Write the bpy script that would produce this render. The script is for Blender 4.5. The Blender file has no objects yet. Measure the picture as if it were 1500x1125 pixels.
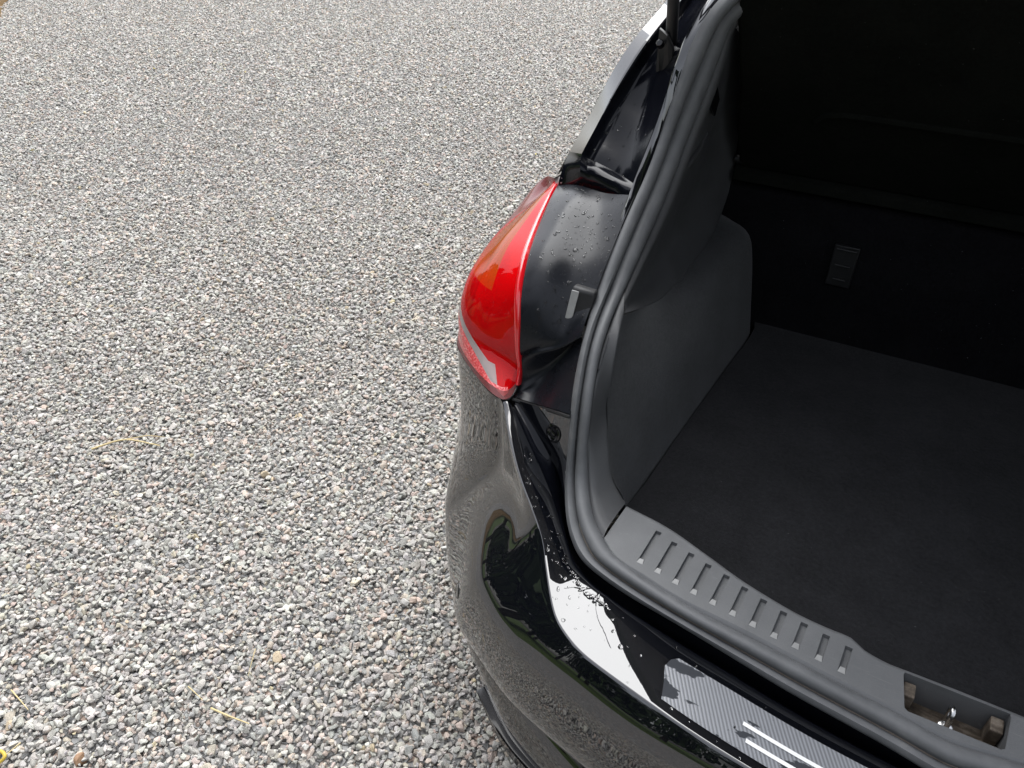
import bpy, bmesh, math, random
import numpy as np
from mathutils import Vector, Matrix

rad = math.radians
scene = bpy.context.scene
COL = scene.collection

# ------------------------------------------------------------------ camera
cam_data = bpy.data.cameras.new('camera')
cam_data.sensor_width = 36.0
cam_data.lens = 27.0
cam_data.clip_start = 0.02
cam_data.clip_end = 600.0
cam = bpy.data.objects.new('camera', cam_data)
cam.location = (-0.226, -0.681, 1.548)
cam.rotation_euler = (rad(90 - 37), 0, rad(28))
COL.objects.link(cam)
scene.camera = cam

# ------------------------------------------------------------------ light
SUN_EL, SUN_AZ = 62.0, -26.0          # azimuth from +Y (the car's nose), negative = to the left
world = bpy.data.worlds.new('World')
scene.world = world
world.use_nodes = True
wn = world.node_tree
wn.nodes.clear()
w_out = wn.nodes.new('ShaderNodeOutputWorld')
w_bg = wn.nodes.new('ShaderNodeBackground')
w_sky = wn.nodes.new('ShaderNodeTexSky')
w_sky.sky_type = 'NISHITA'
w_sky.sun_disc = False
w_sky.sun_elevation = rad(SUN_EL)
w_sky.sun_rotation = rad(SUN_AZ)
w_sky.air_density = 1.0
w_sky.dust_density = 4.0
w_sky.ozone_density = 1.0
w_hsv = wn.nodes.new('ShaderNodeHueSaturation')
w_hsv.inputs['Saturation'].default_value = 0.30
wn.links.new(w_sky.outputs[0], w_hsv.inputs['Color'])
w_cap = wn.nodes.new('ShaderNodeVectorMath')          # cloud evens out the glow round the sun
w_cap.operation = 'MINIMUM'
w_cap.inputs[1].default_value = (6.3, 6.5, 6.95)
wn.links.new(w_hsv.outputs[0], w_cap.inputs[0])
wn.links.new(w_cap.outputs[0], w_bg.inputs[0])
w_bg.inputs[1].default_value = 0.15
wn.links.new(w_bg.outputs[0], w_out.inputs[0])

sun_data = bpy.data.lights.new('sun', 'SUN')
sun_data.energy = 1.5
sun_data.angle = rad(60)
sun_data.color = (1.0, 0.985, 0.96)
sun = bpy.data.objects.new('sun', sun_data)
sd = Vector((math.sin(rad(SUN_AZ)) * math.cos(rad(SUN_EL)), math.cos(rad(SUN_AZ)) * math.cos(rad(SUN_EL)), math.sin(rad(SUN_EL))))
sun.rotation_euler = (-sd).to_track_quat('-Z', 'Y').to_euler()
COL.objects.link(sun)

scene.view_settings.view_transform = 'Standard'
scene.view_settings.look = 'None'
scene.view_settings.gamma = 1.0
scene.view_settings.exposure = 1.47
scene.view_settings.use_curve_mapping = False
scene.render.engine = 'CYCLES'
scene.cycles.max_bounces = 8
scene.cycles.transparent_max_bounces = 12
scene.cycles.caustics_reflective = False
scene.cycles.caustics_refractive = False

# ------------------------------------------------------------------ measured car lines (metres; X right, Y to the car's nose, Z up; the boot lock is at the origin)
EDGE = [(0,-0.19,0.675), (-0.13,-0.184,0.677), (-0.2525,-0.1695,0.68), (-0.3368,-0.1513,0.68), (-0.4127,-0.1334,0.679), (-0.4471,-0.1168,0.678), (-0.4734,-0.097,0.679), (-0.4969,-0.0658,0.687), (-0.5183,-0.0334,0.699), (-0.5378,-0.0051,0.71), (-0.5659,0.0241,0.722), (-0.6062,0.058,0.745), (-0.649,0.1033,0.775), (-0.6848,0.1498,0.8), (-0.7114,0.1579,0.803), (-0.7531,0.1822,0.806), (-0.7968,0.2142,0.81), (-0.8253,0.2452,0.813), (-0.855,0.32,0.815), (-0.875,0.42,0.83), (-0.89,0.6,0.83)]
BULGE = [(0,-0.225,0.55), (-0.13,-0.222,0.55), (-0.265,-0.21,0.55), (-0.36,-0.195,0.545), (-0.45,-0.17,0.54), (-0.51,-0.148,0.53), (-0.56,-0.12,0.525), (-0.605,-0.09,0.52), (-0.64,-0.065,0.51), (-0.668,-0.044,0.5), (-0.7,0,0.5), (-0.735,0.045,0.5), (-0.776,0.101,0.5), (-0.8,0.14,0.5), (-0.812,0.157,0.5), (-0.835,0.2,0.5), (-0.853,0.24,0.5), (-0.872,0.285,0.5), (-0.893,0.35,0.56), (-0.905,0.45,0.655), (-0.91,0.6,0.68)]
CREASE = [(0,-0.165,0.43), (-0.13,-0.16,0.43), (-0.265,-0.145,0.425), (-0.36,-0.125,0.42), (-0.45,-0.1,0.42), (-0.51,-0.085,0.42), (-0.555,-0.07,0.42), (-0.6,-0.05,0.42), (-0.635,-0.035,0.42), (-0.66,-0.02,0.42), (-0.693,0.015,0.42), (-0.73,0.055,0.42), (-0.77,0.11,0.42), (-0.788,0.15,0.42), (-0.8,0.167,0.42), (-0.823,0.21,0.42), (-0.841,0.25,0.42), (-0.86,0.295,0.42), (-0.883,0.35,0.548), (-0.895,0.45,0.643), (-0.9,0.6,0.668)]
LOWER = [(0,-0.2,0.35), (-0.13,-0.195,0.35), (-0.28,-0.18,0.348), (-0.38,-0.16,0.345), (-0.472,-0.129,0.345), (-0.52,-0.11,0.345), (-0.56,-0.09,0.345), (-0.6,-0.06,0.345), (-0.64,-0.03,0.345), (-0.665,-0.005,0.345), (-0.7,0.035,0.345), (-0.735,0.075,0.345), (-0.775,0.13,0.345), (-0.784,0.158,0.345), (-0.796,0.175,0.345), (-0.819,0.218,0.345), (-0.837,0.258,0.345), (-0.856,0.303,0.345), (-0.863,0.35,0.544), (-0.875,0.45,0.639), (-0.88,0.6,0.664)]
LIPIN = [(0,-0.1,0.679), (-0.13,-0.088,0.679), (-0.2465,-0.0687,0.68), (-0.3171,-0.057,0.681), (-0.3922,-0.0448,0.686), (-0.426,-0.0376,0.689), (-0.4487,-0.0293,0.688), (-0.4728,-0.0167,0.688), (-0.4887,-0.005,0.69), (-0.5071,0.0131,0.698), (-0.5454,0.0583,0.712), (-0.5828,0.0918,0.734), (-0.6244,0.1199,0.764), (-0.6702,0.1521,0.797)]
RECESS = [(0,-0.074,0.64), (-0.13,-0.06,0.64), (-0.235,-0.045,0.64), (-0.31,-0.03,0.64), (-0.4,-0.016,0.642), (-0.44,-0.006,0.645), (-0.47,0.008,0.648), (-0.5,0.03,0.655), (-0.52,0.05,0.662), (-0.535,0.07,0.672), (-0.5625,0.1202,0.7), (-0.5826,0.1252,0.732), (-0.6164,0.1392,0.765), (-0.6725,0.1727,0.79)]
SEALO = [(0,-0.094,0.69), (-0.0594,-0.0811,0.69), (-0.1637,-0.067,0.69), (-0.2216,-0.0563,0.69), (-0.3174,-0.0374,0.69), (-0.3893,-0.0254,0.69), (-0.442,-0.0116,0.69), (-0.4785,0.0027,0.692), (-0.5042,0.0258,0.697), (-0.5273,0.0554,0.712), (-0.548,0.0955,0.7351), (-0.555,0.1157,0.7823), (-0.56,0.1309,0.8325), (-0.57,0.169,0.8827), (-0.58,0.2187,0.9215), (-0.585,0.2717,0.9548), (-0.585,0.3228,0.9992), (-0.585,0.3913,1.0478), (-0.583,0.4499,1.0892), (-0.58,0.4941,1.141), (-0.57,0.5166,1.2012), (-0.555,0.5443,1.267), (-0.54,0.5649,1.3053), (-0.49,0.615,1.36), (-0.36,0.64,1.4), (0,0.65,1.41)]
SEALI = [(0,-0.06,0.71), (-0.0465,-0.0499,0.71), (-0.158,-0.0369,0.71), (-0.2063,-0.0305,0.71), (-0.301,-0.0201,0.71), (-0.3776,-0.0022,0.71), (-0.4164,0.009,0.71), (-0.4367,0.0165,0.711), (-0.4594,0.033,0.715), (-0.4861,0.0574,0.722), (-0.513,0.0993,0.7394), (-0.528,0.1271,0.7846), (-0.534,0.1461,0.8341), (-0.546,0.1889,0.8843), (-0.553,0.2362,0.9186), (-0.56,0.3061,0.9438), (-0.562,0.3761,0.9791), (-0.562,0.4467,1.0165), (-0.56,0.5019,1.0616), (-0.556,0.5394,1.1113), (-0.545,0.5705,1.1783), (-0.537,0.6045,1.2388), (-0.53,0.6149,1.2822), (-0.465,0.645,1.335), (-0.345,0.67,1.375), (0,0.68,1.385)]
PLATEIN = [(-0.4536,0.115,0.712), (-0.3844,0.1024,0.712), (-0.3165,0.078,0.712), (-0.2635,0.0579,0.712), (-0.1956,0.0403,0.712), (-0.1518,0.0352,0.712), (-0.1217,0.0341,0.712), (-0.1031,0.0229,0.712), (-0.077,0.0173,0.712), (-0.0591,0.0173,0.712), (0,0.018,0.712)]
PLATEOUT = [(-0.4589,0.0349,0.712), (-0.4308,0.0117,0.712), (-0.3841,-0.001,0.712), (-0.326,-0.0145,0.712), (-0.24,-0.0232,0.712), (-0.1589,-0.0347,0.712), (-0.0825,-0.0446,0.712), (-0.0324,-0.0529,0.712), (0,-0.056,0.712)]
GROOVES = [((-0.3939,0.0873,0.712),(-0.3982,0.0195,0.712)), ((-0.3672,0.0782,0.712),(-0.3713,0.0148,0.712)), ((-0.3398,0.0701,0.712),(-0.344,0.0084,0.712)), ((-0.3132,0.0623,0.712),(-0.3173,0.0036,0.712)), ((-0.2859,0.0555,0.712),(-0.2903,-0.0009,0.712)), ((-0.2588,0.0469,0.712),(-0.2627,-0.0055,0.712)), ((-0.2318,0.0389,0.712),(-0.2356,-0.0099,0.712)), ((-0.2044,0.0319,0.712),(-0.2077,-0.0141,0.712)), ((-0.1772,0.0266,0.712),(-0.1806,-0.0166,0.712)), ((-0.1494,0.0217,0.712),(-0.152,-0.0207,0.712)), ((-0.1214,0.0168,0.712),(-0.1243,-0.0247,0.712))]
LAMPIN = [(-0.765,0.4966,1.0161), (-0.752,0.4369,1.0144), (-0.738,0.3605,0.9979), (-0.72,0.2881,0.9821), (-0.705,0.2379,0.9502), (-0.695,0.2162,0.9105), (-0.688,0.2053,0.8596), (-0.683,0.2017,0.8311), (-0.679,0.1873,0.808)]
LAMPMID = [(-0.767,0.4995,1.0152), (-0.79,0.5052,0.9949), (-0.805,0.4703,0.978), (-0.82,0.4106,0.9586), (-0.828,0.3625,0.9412), (-0.832,0.3103,0.9162), (-0.832,0.2788,0.887), (-0.83,0.2592,0.8508)]
LAMPBOT = [(-0.679,0.1873,0.808), (-0.6776,0.166,0.801), (-0.6859,0.1531,0.8), (-0.7114,0.1579,0.803), (-0.7534,0.1827,0.806), (-0.7971,0.2147,0.81), (-0.8253,0.2452,0.813), (-0.855,0.32,0.818)]
LAMPOUT = [(-0.77,0.5,1.024), (-0.8,0.53,1.01), (-0.825,0.53,0.985), (-0.845,0.52,0.955), (-0.86,0.5,0.925), (-0.868,0.47,0.895), (-0.869,0.43,0.865), (-0.865,0.38,0.838)]
SHLOW = [(-0.6864,0.208,0.838), (-0.66,0.2033,0.8628), (-0.635,0.2115,0.8813), (-0.612,0.2229,0.8957), (-0.585,0.2255,0.9186)]
SHUND = [(-0.6778,0.185,0.7921), (-0.6574,0.2,0.8099), (-0.6351,0.215,0.8335), (-0.6097,0.225,0.8749), (-0.5877,0.225,0.9107)]
GAPUP = [(-0.6775,0.1728,0.795), (-0.645,0.1761,0.7923), (-0.6,0.1505,0.8163), (-0.56,0.1307,0.8339)]
PILSIL = [(-0.765,0.4984,1.0288), (-0.755,0.5234,1.0627), (-0.742,0.575,1.1139), (-0.725,0.5948,1.1608), (-0.712,0.6168,1.1988), (-0.69,0.6567,1.2452), (-0.668,0.7198,1.282), (-0.61,0.86,1.4)]
PILIN = [(-0.73,0.4812,1.0367), (-0.714,0.4836,1.0829), (-0.709,0.5236,1.1117), (-0.699,0.5494,1.148), (-0.688,0.5844,1.1839), (-0.664,0.6271,1.2388), (-0.645,0.6932,1.2758), (-0.585,0.82,1.405)]
ARC = [(-0.757,0.4907,1.0182), (-0.73,0.4887,0.9953), (-0.69,0.4813,0.9888), (-0.645,0.459,0.9998), (-0.62,0.4398,1.0236), (-0.6,0.4351,1.054)]
PILGUT = [(-0.61,0.4271,1.033), (-0.605,0.4524,1.0616), (-0.603,0.4735,1.0886), (-0.602,0.4994,1.1195), (-0.6,0.5279,1.153), (-0.592,0.5437,1.2081), (-0.58,0.5516,1.2697), (-0.545,0.66,1.37)]
JAMB = [(-0.4579,0.1181,0.71), (-0.4892,0.1395,0.73), (-0.5099,0.1658,0.77), (-0.5293,0.2073,0.8), (-0.53,0.2128,0.8619), (-0.533,0.2313,0.9118), (-0.543,0.2768,0.9327)]
HORN = [(-0.543,0.2768,0.9327), (-0.54,0.3654,0.8969), (-0.54,0.4805,0.8575), (-0.54,0.6147,0.8444), (-0.54,0.7686,0.8425), (-0.54,0.8472,0.8798), (-0.54,0.8799,0.9361), (-0.54,0.86,1.05), (-0.535,0.8,1.2)]
HORNTOP = [(-0.545,0.2828,0.9289), (-0.561,0.3385,0.9527), (-0.562,0.3847,0.9812), (-0.562,0.4467,1.0165), (-0.56,0.5019,1.0616), (-0.556,0.5394,1.1113), (-0.545,0.5705,1.1783), (-0.537,0.6045,1.2388), (-0.53,0.6149,1.2822)]
PLUG = [(-0.5852,0.122,0.7839)]
SENSOR = [(-0.668,-0.0107,0.53)]
BUMPSTOP = [(-0.6,0.2751,0.9561), (-0.612,0.2443,0.9709), (-0.618,0.2298,0.9318), (-0.6,0.2607,0.9114)]
SOIL_EDGE = [(-7.7141,3.7027,0), (-8.588,4.3927,0)]
TWIGS = [(-2.1231,0.2354,0.02), (-2.0866,0.294,0.03), (-2.0555,0.3166,0.028), (-1.9564,0.3412,0.02), (-1.6125,-0.3711,0.02), (-1.5386,-0.3832,0.02), (-1.2011,-0.2002,0.02), (-1.155,-0.1962,0.025), (-1.105,-0.1885,0.02), (-1.2035,-0.0572,0.03), (-1.1829,-0.1078,0.02), (-1.4842,-0.4373,0.03), (-1.4849,-0.4854,0.02), (-1.2823,-0.1861,0.03), (-1.2303,-0.1948,0.02)]
YCORD = [(-1.5174,-0.4759,0.025), (-1.4966,-0.4682,0.028), (-1.4791,-0.4714,0.028), (-1.4849,-0.4854,0.02), (-1.4916,-0.4981,0.02)]
BROWN = [(-1.3598,-0.4003,0.012)]
LEAVES = [(-5.2387,3.232,0.02), (-2.0355,3.0001,0.02), (-4.5177,1.7506,0.02), (-4.5908,3.476,0.02)]
TRIMFOLD = [(-0.553,0.5092,1.0603), (-0.553,0.5718,1.0667), (-0.552,0.6251,1.078), (-0.551,0.6593,1.0915)]

# ------------------------------------------------------------------ helpers
def link(o, parent=None):
    COL.objects.link(o)
    if parent is not None:
        o.parent = parent
    return o

def tag(o, label=None, cat=None, group=None, kind=None):
    if label: o['label'] = label
    if cat: o['category'] = cat
    if group: o['group'] = group
    if kind: o['kind'] = kind
    return o

def empty(name, loc=(0, 0, 0)):
    o = bpy.data.objects.new(name, None)
    o.location = loc
    return link(o)

def crv(pts, per=8, closed=False):
    """Catmull-Rom through pts, per samples a segment (index parameter)."""
    p = np.array(pts, float)
    n = len(p)
    out = []
    segs = n if closed else n - 1
    for i in range(segs):
        if closed:
            a, b, c, d = p[(i - 1) % n], p[i], p[(i + 1) % n], p[(i + 2) % n]
        else:
            b, c = p[i], p[i + 1]
            a = p[i - 1] if i > 0 else 2 * b - c
            d = p[i + 2] if i + 2 < n else 2 * c - b
        # centripetal-ish: uniform with slope limiting
        m1 = 0.5 * (c - a); m2 = 0.5 * (d - b)
        L = np.linalg.norm(c - b)
        for m in (m1, m2):
            l = np.linalg.norm(m)
            if l > 1.2 * L and l > 0: m *= 1.2 * L / l
        for k in range(per):
            t = k / per
            t2, t3 = t * t, t * t * t
            out.append((2*t3 - 3*t2 + 1) * b + (t3 - 2*t2 + t) * m1 + (-2*t3 + 3*t2) * c + (t3 - t2) * m2)
    if not closed:
        out.append(p[-1])
    return np.array(out)

def arc(pts, n, smooth=True):
    """n samples even in length along a smooth curve."""
    q = crv(pts, 16) if smooth and len(pts) > 2 else np.array(pts, float)
    d = np.r_[0, np.cumsum(np.linalg.norm(np.diff(q, axis=0), axis=1))]
    s = np.linspace(0, d[-1], n)
    return np.stack([np.interp(s, d, q[:, k]) for k in range(3)], 1)

def across(rows, k, smooth=True):
    """rows: list of equal length polylines -> grid[j][i] refined k times between rows."""
    rows = [np.asarray(r, float) for r in rows]
    if k <= 1: return rows
    if smooth:
        n = rows[0].shape[0]
        cols = [crv([r[i] for r in rows], k) for i in range(n)]
        m = cols[0].shape[0]
        return [np.array([cols[i][j] for i in range(n)]) for j in range(m)]
    out = []
    for a, b in zip(rows[:-1], rows[1:]):
        for t in range(k): out.append(a + (b - a) * t / k)
    out.append(rows[-1])
    return out

class MB:
    def __init__(s): s.v = []; s.f = []
    def grid(s, rows, flip=False, closed=False):
        o = len(s.v); n = len(rows[0])
        for r in rows: s.v += [tuple(map(float, p)) for p in r]
        for j in range(len(rows) - 1):
            for i in range(n if closed else n - 1):
                i2 = (i + 1) % n
                a, b, c, d = o + j*n + i, o + j*n + i2, o + (j+1)*n + i2, o + (j+1)*n + i
                s.f.append((a, d, c, b) if flip else (a, b, c, d))
        return s
    def poly(s, pts):
        o = len(s.v); s.v += [tuple(map(float, p)) for p in pts]
        s.f.append(tuple(range(o, o + len(pts)))); return s
    def prism(s, pts, vec):
        """closed prism from a polygon pushed along vec"""
        o = len(s.v); n = len(pts); vec = np.array(vec)
        s.v += [tuple(map(float, p)) for p in pts] + [tuple(map(float, np.array(p) + vec)) for p in pts]
        s.f.append(tuple(range(o, o + n))[::-1]); s.f.append(tuple(range(o + n, o + 2*n)))
        for i in range(n):
            j = (i + 1) % n
            s.f.append((o + i, o + j, o + n + j, o + n + i))
        return s
    def box(s, lo, hi):
        x0, y0, z0 = lo; x1, y1, z1 = hi
        return s.prism([(x0, y0, z0), (x1, y0, z0), (x1, y1, z0), (x0, y1, z0)], (0, 0, z1 - z0))
    def tube(s, path, r, seg=10, cap=True):
        path = np.array(path, float); n = len(path)
        rr = np.full(n, r) if np.isscalar(r) else np.array(r)
        t = np.gradient(path, axis=0); t /= np.linalg.norm(t, axis=1)[:, None] + 1e-12
        up = np.array([0, 0, 1.0]) if abs(t[0][2]) < .9 else np.array([1.0, 0, 0])
        rows = []
        for i in range(n):
            a = np.cross(t[i], up); a /= np.linalg.norm(a) + 1e-12
            b = np.cross(a, t[i]); up = b
            ang = np.linspace(0, 2*math.pi, seg, endpoint=False)
            rows.append(path[i] + rr[i] * (np.cos(ang)[:, None] * a + np.sin(ang)[:, None] * b))
        o = len(s.v)
        s.grid(rows, closed=True)
        if cap:
            s.f.append(tuple(range(o, o + seg))[::-1]); s.f.append(tuple(range(o + (n-1)*seg, o + n*seg)))
        return s
    def lathe(s, prof, c, axis, seg=24):
        """profile [(radius, along)] turned about axis at c"""
        ax = np.array(axis, float); ax /= np.linalg.norm(ax)
        h = np.array([0, 0, 1.0]) if abs(ax[2]) < .9 else np.array([1.0, 0, 0])
        a = np.cross(ax, h); a /= np.linalg.norm(a); b = np.cross(ax, a)
        ang = np.linspace(0, 2*math.pi, seg, endpoint=False)
        rows = [np.array(c) + ax*z + r*(np.cos(ang)[:, None]*a + np.sin(ang)[:, None]*b) for r, z in prof]
        return s.grid(rows, closed=True)
    def mirror(s):
        o = len(s.v)
        s.v += [(-x, y, z) for x, y, z in s.v]
        s.f += [tuple(i + o for i in f)[::-1] for f in list(s.f)]
        return s
    def pair(s, name, mat, parent=None, **kw):
        a = s.build(name, mat, parent, **kw)
        m = MB(); m.v = [(-x, y, z) for x, y, z in s.v]; m.f = [f[::-1] for f in s.f]
        if kw.get('face') is not None: kw['face'] = tuple(np.array(kw['face'])*[-1, 1, 1])
        m.build(name, mat, parent, **kw)
        return a
    def build(s, name, mat, parent=None, smooth=40, thick=0, bevel=0, merge=True, face=None):
        me = bpy.data.meshes.new(name)
        me.from_pydata(s.v, [], s.f)
        bm = bmesh.new(); bm.from_mesh(me)
        if merge: bmesh.ops.remove_doubles(bm, verts=bm.verts, dist=1e-5)
        bmesh.ops.recalc_face_normals(bm, faces=bm.faces)
        if face is not None:                       # open sheets: make the outside the front
            w = Vector(face)
            if sum(f.normal.dot(w)*f.calc_area() for f in bm.faces) < 0: bmesh.ops.reverse_faces(bm, faces=bm.faces)
        bm.to_mesh(me); bm.free()
        if smooth:
            me.shade_smooth()
            me.set_sharp_from_angle(angle=rad(smooth))
        if mat: me.materials.append(mat)
        o = bpy.data.objects.new(name, me)
        link(o, parent)
        if thick:
            m = o.modifiers.new('thickness', 'SOLIDIFY'); m.thickness = thick; m.offset = -1
        if bevel:
            m = o.modifiers.new('bevel', 'BEVEL'); m.width = bevel; m.segments = 2; m.limit_method = 'ANGLE'; m.angle_limit = rad(35)
        return o

# ------------------------------------------------------------------ materials
class NT:
    """small node-tree writer"""
    def __init__(s, name):
        s.m = bpy.data.materials.new(name); s.m.use_nodes = True
        s.t = s.m.node_tree; s.b = s.t.nodes['Principled BSDF']
        s.out = s.t.nodes['Material Output']
    def n(s, typ, **kw):
        x = s.t.nodes.new('ShaderNode' + typ)
        for k, v in kw.items():
            if k in x.inputs.keys(): x.inputs[k].default_value = v
            else: setattr(x, k, v)
        return x
    def l(s, a, b): s.t.links.new(a, b)
    def coord(s, kind='Object', scale=None):
        c = s.n('TexCoord').outputs[kind]
        if scale is not None:
            mp = s.n('Mapping'); mp.inputs['Scale'].default_value = scale if hasattr(scale, '__len__') else (scale,)*3
            s.l(c, mp.inputs[0]); c = mp.outputs[0]
        return c
    def noise(s, scale, detail=4, rough=.55, coord=None):
        x = s.n('TexNoise'); x.inputs['Scale'].default_value = scale; x.inputs['Detail'].default_value = detail; x.inputs['Roughness'].default_value = rough
        if coord is not None: s.l(coord, x.inputs['Vector'])
        return x
    def ramp(s, fac, stops, interp='LINEAR'):
        r = s.n('ValToRGB'); e = r.color_ramp.elements; r.color_ramp.interpolation = interp
        while len(e) > 1: e.remove(e[-1])
        for i, (p, c) in enumerate(stops):
            if i == 0: e[0].position = p; q = e[0]
            else: q = e.new(p)
            q.color = (*c, 1) if hasattr(c, '__len__') else (c, c, c, 1)
        s.l(fac, r.inputs[0]); return r.outputs[0]
    def mix(s, a, b, fac, typ='MIX'):
        x = s.n('MixRGB'); x.blend_type = typ
        for v, i in ((fac, 0), (a, 1), (b, 2)):
            if hasattr(v, 'is_linked'): s.l(v, x.inputs[i])
            else: x.inputs[i].default_value = v if i == 0 else ((*v, 1) if len(v) == 3 else v)
        return x.outputs[0]
    def bump(s, h, strength=.3, dist=.002):
        b = s.n('Bump'); b.inputs['Strength'].default_value = strength; b.inputs['Distance'].default_value = dist
        s.l(h, b.inputs['Height']); s.l(b.outputs[0], s.b.inputs['Normal']); return b
    def set(s, **kw):
        for k, v in kw.items():
            k = k.replace('_', ' ')
            s.b.inputs[k].default_value = (*v, 1) if hasattr(v, '__len__') and len(v) == 3 else v
        return s

def m_plain(name, col, rough, **kw):
    t = NT(name); t.set(Base_Color=col, Roughness=rough, **kw); return t.m

def m_paint():
    t = NT('black paint')
    t.set(Base_Color=(.0030, .0034, .0050), Roughness=.3, Specular_IOR_Level=.05, Coat_Weight=1.0, Coat_Roughness=.010, Coat_IOR=1.95)
    c = t.coord()
    nz = t.noise(9.0, 3, .5, c)                       # orange peel and rain film
    nb = t.noise(420.0, 2, .5, c)
    h = t.mix(nz.outputs[0], nb.outputs[0], .04)
    b_ = t.bump(h, .008, .004)
    t.l(b_.outputs[0], t.b.inputs['Coat Normal'])
    return t.m

def m_satin(name, col, r0, r1, scale=25, bump=.1, grain=900):
    t = NT(name); t.set(Base_Color=col)
    c = t.coord()
    n = t.noise(scale, 5, .6, c)
    t.l(t.ramp(n.outputs[0], [(.3, r0), (.7, r1)]), t.b.inputs['Roughness'])
    v = t.mix(tuple(x*.75 for x in col), tuple(min(1, x*1.25) for x in col), n.outputs[0])
    t.l(v, t.b.inputs['Base Color'])
    g = t.noise(grain, 2, .5, c)
    t.bump(g.outputs[0], bump, .0015)
    return t.m

def m_plastic():
    t = NT('grained grey plastic'); t.set(Roughness=.5, Specular_IOR_Level=.45)
    c = t.coord()
    v = t.n('TexVoronoi'); v.inputs['Scale'].default_value = 520.0; v.feature = 'DISTANCE_TO_EDGE'; t.l(c, v.inputs['Vector'])
    n = t.noise(14, 5, .6, c); n2 = t.noise(800, 3, .6, c)
    k = t.mix(n.outputs[0], n2.outputs[0], .35)
    t.l(t.ramp(k, [(.3, (.098, .101, .104)), (.7, (.138, .141, .144))]), t.b.inputs['Base Color'])
    sc_ = t.noise(30, 3, .6, t.coord(scale=(1.2, 26, 1))); sc2 = t.noise(22, 3, .6, t.coord(scale=(18, 1.5, 1)))
    wear = t.mix(t.ramp(sc_.outputs[0], [(.66, 0), (.72, 1)]), t.ramp(sc2.outputs[0], [(.69, 0), (.74, 1)]), .5, 'ADD')
    base_l = t.b.inputs['Base Color'].links[0].from_socket
    t.l(t.mix(base_l, (.23, .23, .228), t.mix((0, 0, 0), wear, .35)), t.b.inputs['Base Color'])
    t.bump(t.mix(t.ramp(v.outputs[0], [(0, 0), (.35, 1)]), n2.outputs[0], .4), .35, .0006)
    return t.m

def m_rubber():
    t = NT('seal rubber'); c = t.coord()
    n = t.noise(30, 6, .65, c)
    t.l(t.ramp(n.outputs[0], [(.3, (.085, .088, .092)), (.62, (.118, .121, .125)), (.8, (.17, .17, .167))]), t.b.inputs['Base Color'])
    t.l(t.ramp(n.outputs[0], [(.3, .48), (.7, .66)]), t.b.inputs['Roughness'])
    t.bump(t.noise(350, 4, .6, c).outputs[0], .12, .001)
    return t.m

def m_carpet(name, a, b):
    t = NT(name); t.set(Roughness=.95, Specular_IOR_Level=.15, Sheen_Weight=.12, Sheen_Roughness=.6)
    c = t.coord()
    n = t.noise(1300, 3, .7, c); m = t.noise(9, 6, .65, c); s = t.noise(160, 4, .7, c)
    k = t.mix(t.mix(n.outputs[0], s.outputs[0], .5), m.outputs[0], .35)
    col = t.ramp(k, [(.37, a), (.64, b)])
    lint = t.ramp(t.noise(260, 2, .5, t.coord(scale=(1, 1.7, 1))).outputs[0], [(.77, 0), (.80, 1)])
    t.l(t.mix(col, (.16, .16, .16), lint), t.b.inputs['Base Color'])
    t.bump(t.mix(n.outputs[0], s.outputs[0], .5), .7, .003)
    return t.m

def m_lens(name, col, rough=.02, body=0.0, bcol=(1, 1, 1)):
    """clear moulded lens: coloured light goes through, the skin mirrors by angle"""
    t = NT(name)
    tr = t.n('BsdfTransparent'); tr.inputs[0].default_value = (*col, 1)
    gl = t.n('BsdfGlossy'); gl.inputs['Roughness'].default_value = rough
    fr = t.n('Fresnel'); fr.inputs['IOR'].default_value = 1.42
    mx = t.n('MixShader')
    if body:                                             # dyed, slightly milky plastic
        df = t.n('BsdfDiffuse'); df.inputs[0].default_value = (*bcol, 1); m2 = t.n('MixShader'); m2.inputs[0].default_value = body
        t.l(tr.outputs[0], m2.inputs[1]); t.l(df.outputs[0], m2.inputs[2]); tr = m2
    t.l(fr.outputs[0], mx.inputs[0]); t.l(tr.outputs[0], mx.inputs[1]); t.l(gl.outputs[0], mx.inputs[2])
    t.l(mx.outputs[0], t.out.inputs[0])
    return t.m

def m_water():
    t = NT('rain water'); t.set(Base_Color=(1, 1, 1), Roughness=.0, IOR=1.33, Transmission_Weight=1.0); return t.m

def m_film():
    t = NT('carbon patterned film')
    c = t.coord()
    mp = t.n('Mapping'); mp.inputs['Rotation'].default_value = (0, 0, rad(-28)); t.l(c, mp.inputs[0])
    w = t.n('TexWave'); w.wave_type = 'BANDS'; w.bands_direction = 'X'; w.inputs['Scale'].default_value = 72.0; w.inputs['Distortion'].default_value = .15
    t.l(mp.outputs[0], w.inputs['Vector'])
    # rain lies on the film in sheets with ragged rims
    n = t.noise(15.0, 6, .55, t.coord(scale=(.8, 1.7, 1)))
    wet = t.ramp(n.outputs[0], [(.572, 0), (.584, 1)])
    dry = t.ramp(w.outputs[0], [(.2, (.135, .14, .15)), (.8, (.235, .243, .26))])
    t.l(t.mix(dry, (.045, .048, .054), wet), t.b.inputs['Base Color'])
    t.l(t.mix((.30,)*3, (.10,)*3, wet), t.b.inputs['Roughness'])
    t.set(IOR=1.6)
    t.bump(t.mix(w.outputs[0], (.5, .5, .5), wet), .25, .0006)
    return t.m

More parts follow.
